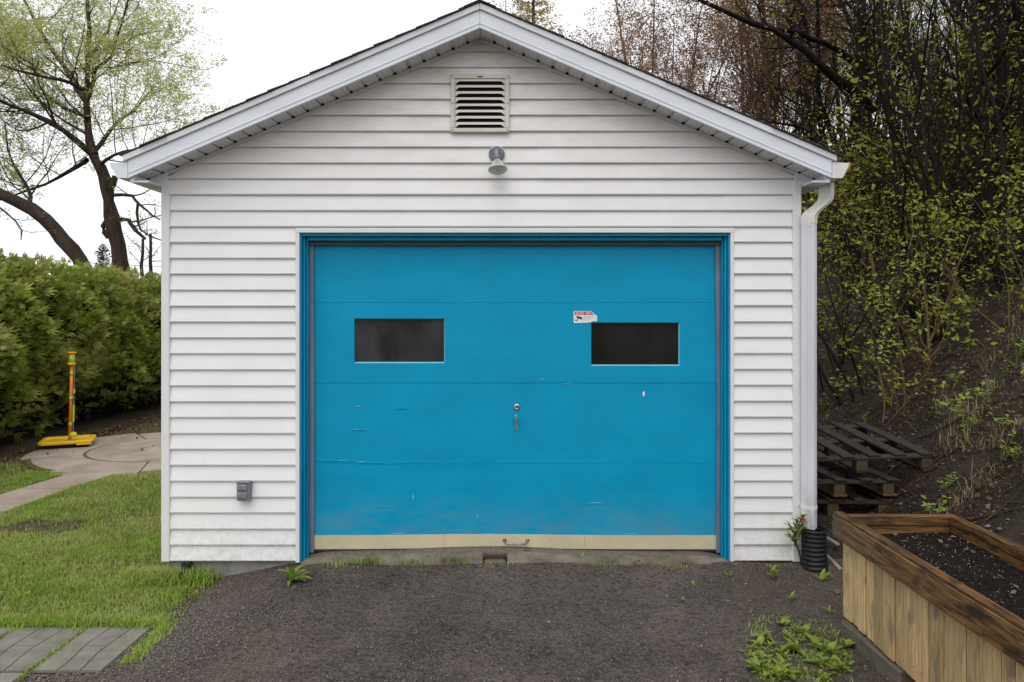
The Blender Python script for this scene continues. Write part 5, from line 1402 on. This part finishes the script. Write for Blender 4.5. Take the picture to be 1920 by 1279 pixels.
pts = [(rr.uniform(-1.3, 2.4), -.08 - abs(rr.gauss(0, .5)), 0) for _ in range(260)]; pts = [(x, y, drive_z(x, y)+.004) for x, y, _ in pts]
tag(link('driveway_litter', leaf_mesh('driveway_litter', pts, .020, np.random.default_rng(55), .6), M['litter'], None, False, 'stuff'), 'small dead leaf scraps on the driveway', 'leaf litter')
# grass tufts along the sill
for k, (px, py, h, lab) in enumerate(((690, 1066, .075, 'grass tuft at the sill below the left window'), (640, 1070, .04, 'low tuft of reddish grass near the left jamb'), (775, 1060, .06, 'thin grass tuft on the sill left of centre'), (848, 1056, .06, 'grass blades at the sill just left of the notch'))):
    bl = Blades(300+k); c = gw(px, py); rr = random.Random(k)
    for _ in range(46): bl.p.append((c.x + rr.gauss(0, .045), min(-.058, c.y + rr.gauss(0, .014)), c.z)); bl.h.append(h*rr.uniform(.5, 1.3))
    tag(bl.build('grass_tuft', M['grass'], .0026, .5, None), lab, 'grass tuft')
# moss and seedlings as a thin line along the sill
bl = Blades(320); rr = random.Random(5)
for _ in range(900):
    x = rr.uniform(-1.15, 2.0)
    if mnoise.noise((x*4.5, 7, 1)) < .12: continue
    bl.p.append((x, -.06 - abs(rr.gauss(0, .03)), drive_z(x, -.06)-.003)); bl.h.append(rr.uniform(.006, .022))
tag(bl.build('sill_moss', M['grass'], .002, .8), 'thin fringe of moss where grit meets the door sill', 'moss')
# reddish tipped sapling against the right wall
sb = Vector((WX(1492), -.07, 0)); t = empty('young_sapling', sb, 'young sapling with reddish tips against the white wall by the downspout', 'sapling')
wd = Wood(); rr = random.Random(8); top = Vector((WX(1480), -.09, WZ(965))); q = [sb.lerp(top, i/6) + Vector((.012*math.sin(i*1.3), 0, 0)) for i in range(7)]
wd.add(q, [.007, .006, .0055, .005, .004, .003, .002], 6)
tips = [q]
for f, dx in ((.45, -.05), (.55, .045), (.65, -.045), (.7, .05), (.8, .03)):
    p, _ = at_path(q, f); e_ = p + Vector((dx, rr.uniform(-.03, .0), .07)); qq = [p, p.lerp(e_, .5), e_]; wd.add(qq, [.003, .0025, .0015], 5); tips.append(qq)
link('stem', wd.mesh('stem'), M['bark_brown'], t, True)
ST = [leaf_blade('leaf', M['leaf_weed'], 1, .42, .3, 0), leaf_blade('leaf', M['leaf_tip'], 1, .42, .3, 0)]
for qq in tips:
    for k in range(26 if qq is q else 11):
        f = rr.uniform(.3, 1); p, _ = at_path(qq, f)
        o = bpy.data.objects.new('leaf', ST[1] if (p.z > WZ(978) and rr.random() < .7) else ST[0]); COL.objects.link(o); o.parent = t; o.location = p - sb
        s = rr.uniform(.030, .058); o.scale = (s,)*3; o.rotation_euler = (rr.uniform(-.5, .5), -rr.uniform(.1, 1.1), rr.uniform(0, 6.28))
# single fallen leaves
for k, (px, py, z, L_, mat, lab) in enumerate(((1568, 1118, 0, .055, 'litter', 'fallen brown leaf on the soil beside the planter'),)):
    me = leaf_blade('fallen_leaf', M[mat], L_, L_*.7, .3, 0); o = bpy.data.objects.new('fallen_leaf', me); COL.objects.link(o); o.location = gw(px, py) + Vector((0, 0, .008)); o.rotation_euler = (.3, -.4, 1); tag(o, lab, 'leaf')
lfp = P(1812, 945, 5.0); me = leaf_blade('fallen_leaf', M['stone_pale'], .09, .035, .3, 0); o = bpy.data.objects.new('fallen_leaf', me); COL.objects.link(o)
o.location = (lfp.x, lfp.y, hz(lfp.x, lfp.y)+.02); o.rotation_euler = (.2, .9, 2.2); tag(o, 'pale dry leaf lying on the bank above the planter', 'leaf')
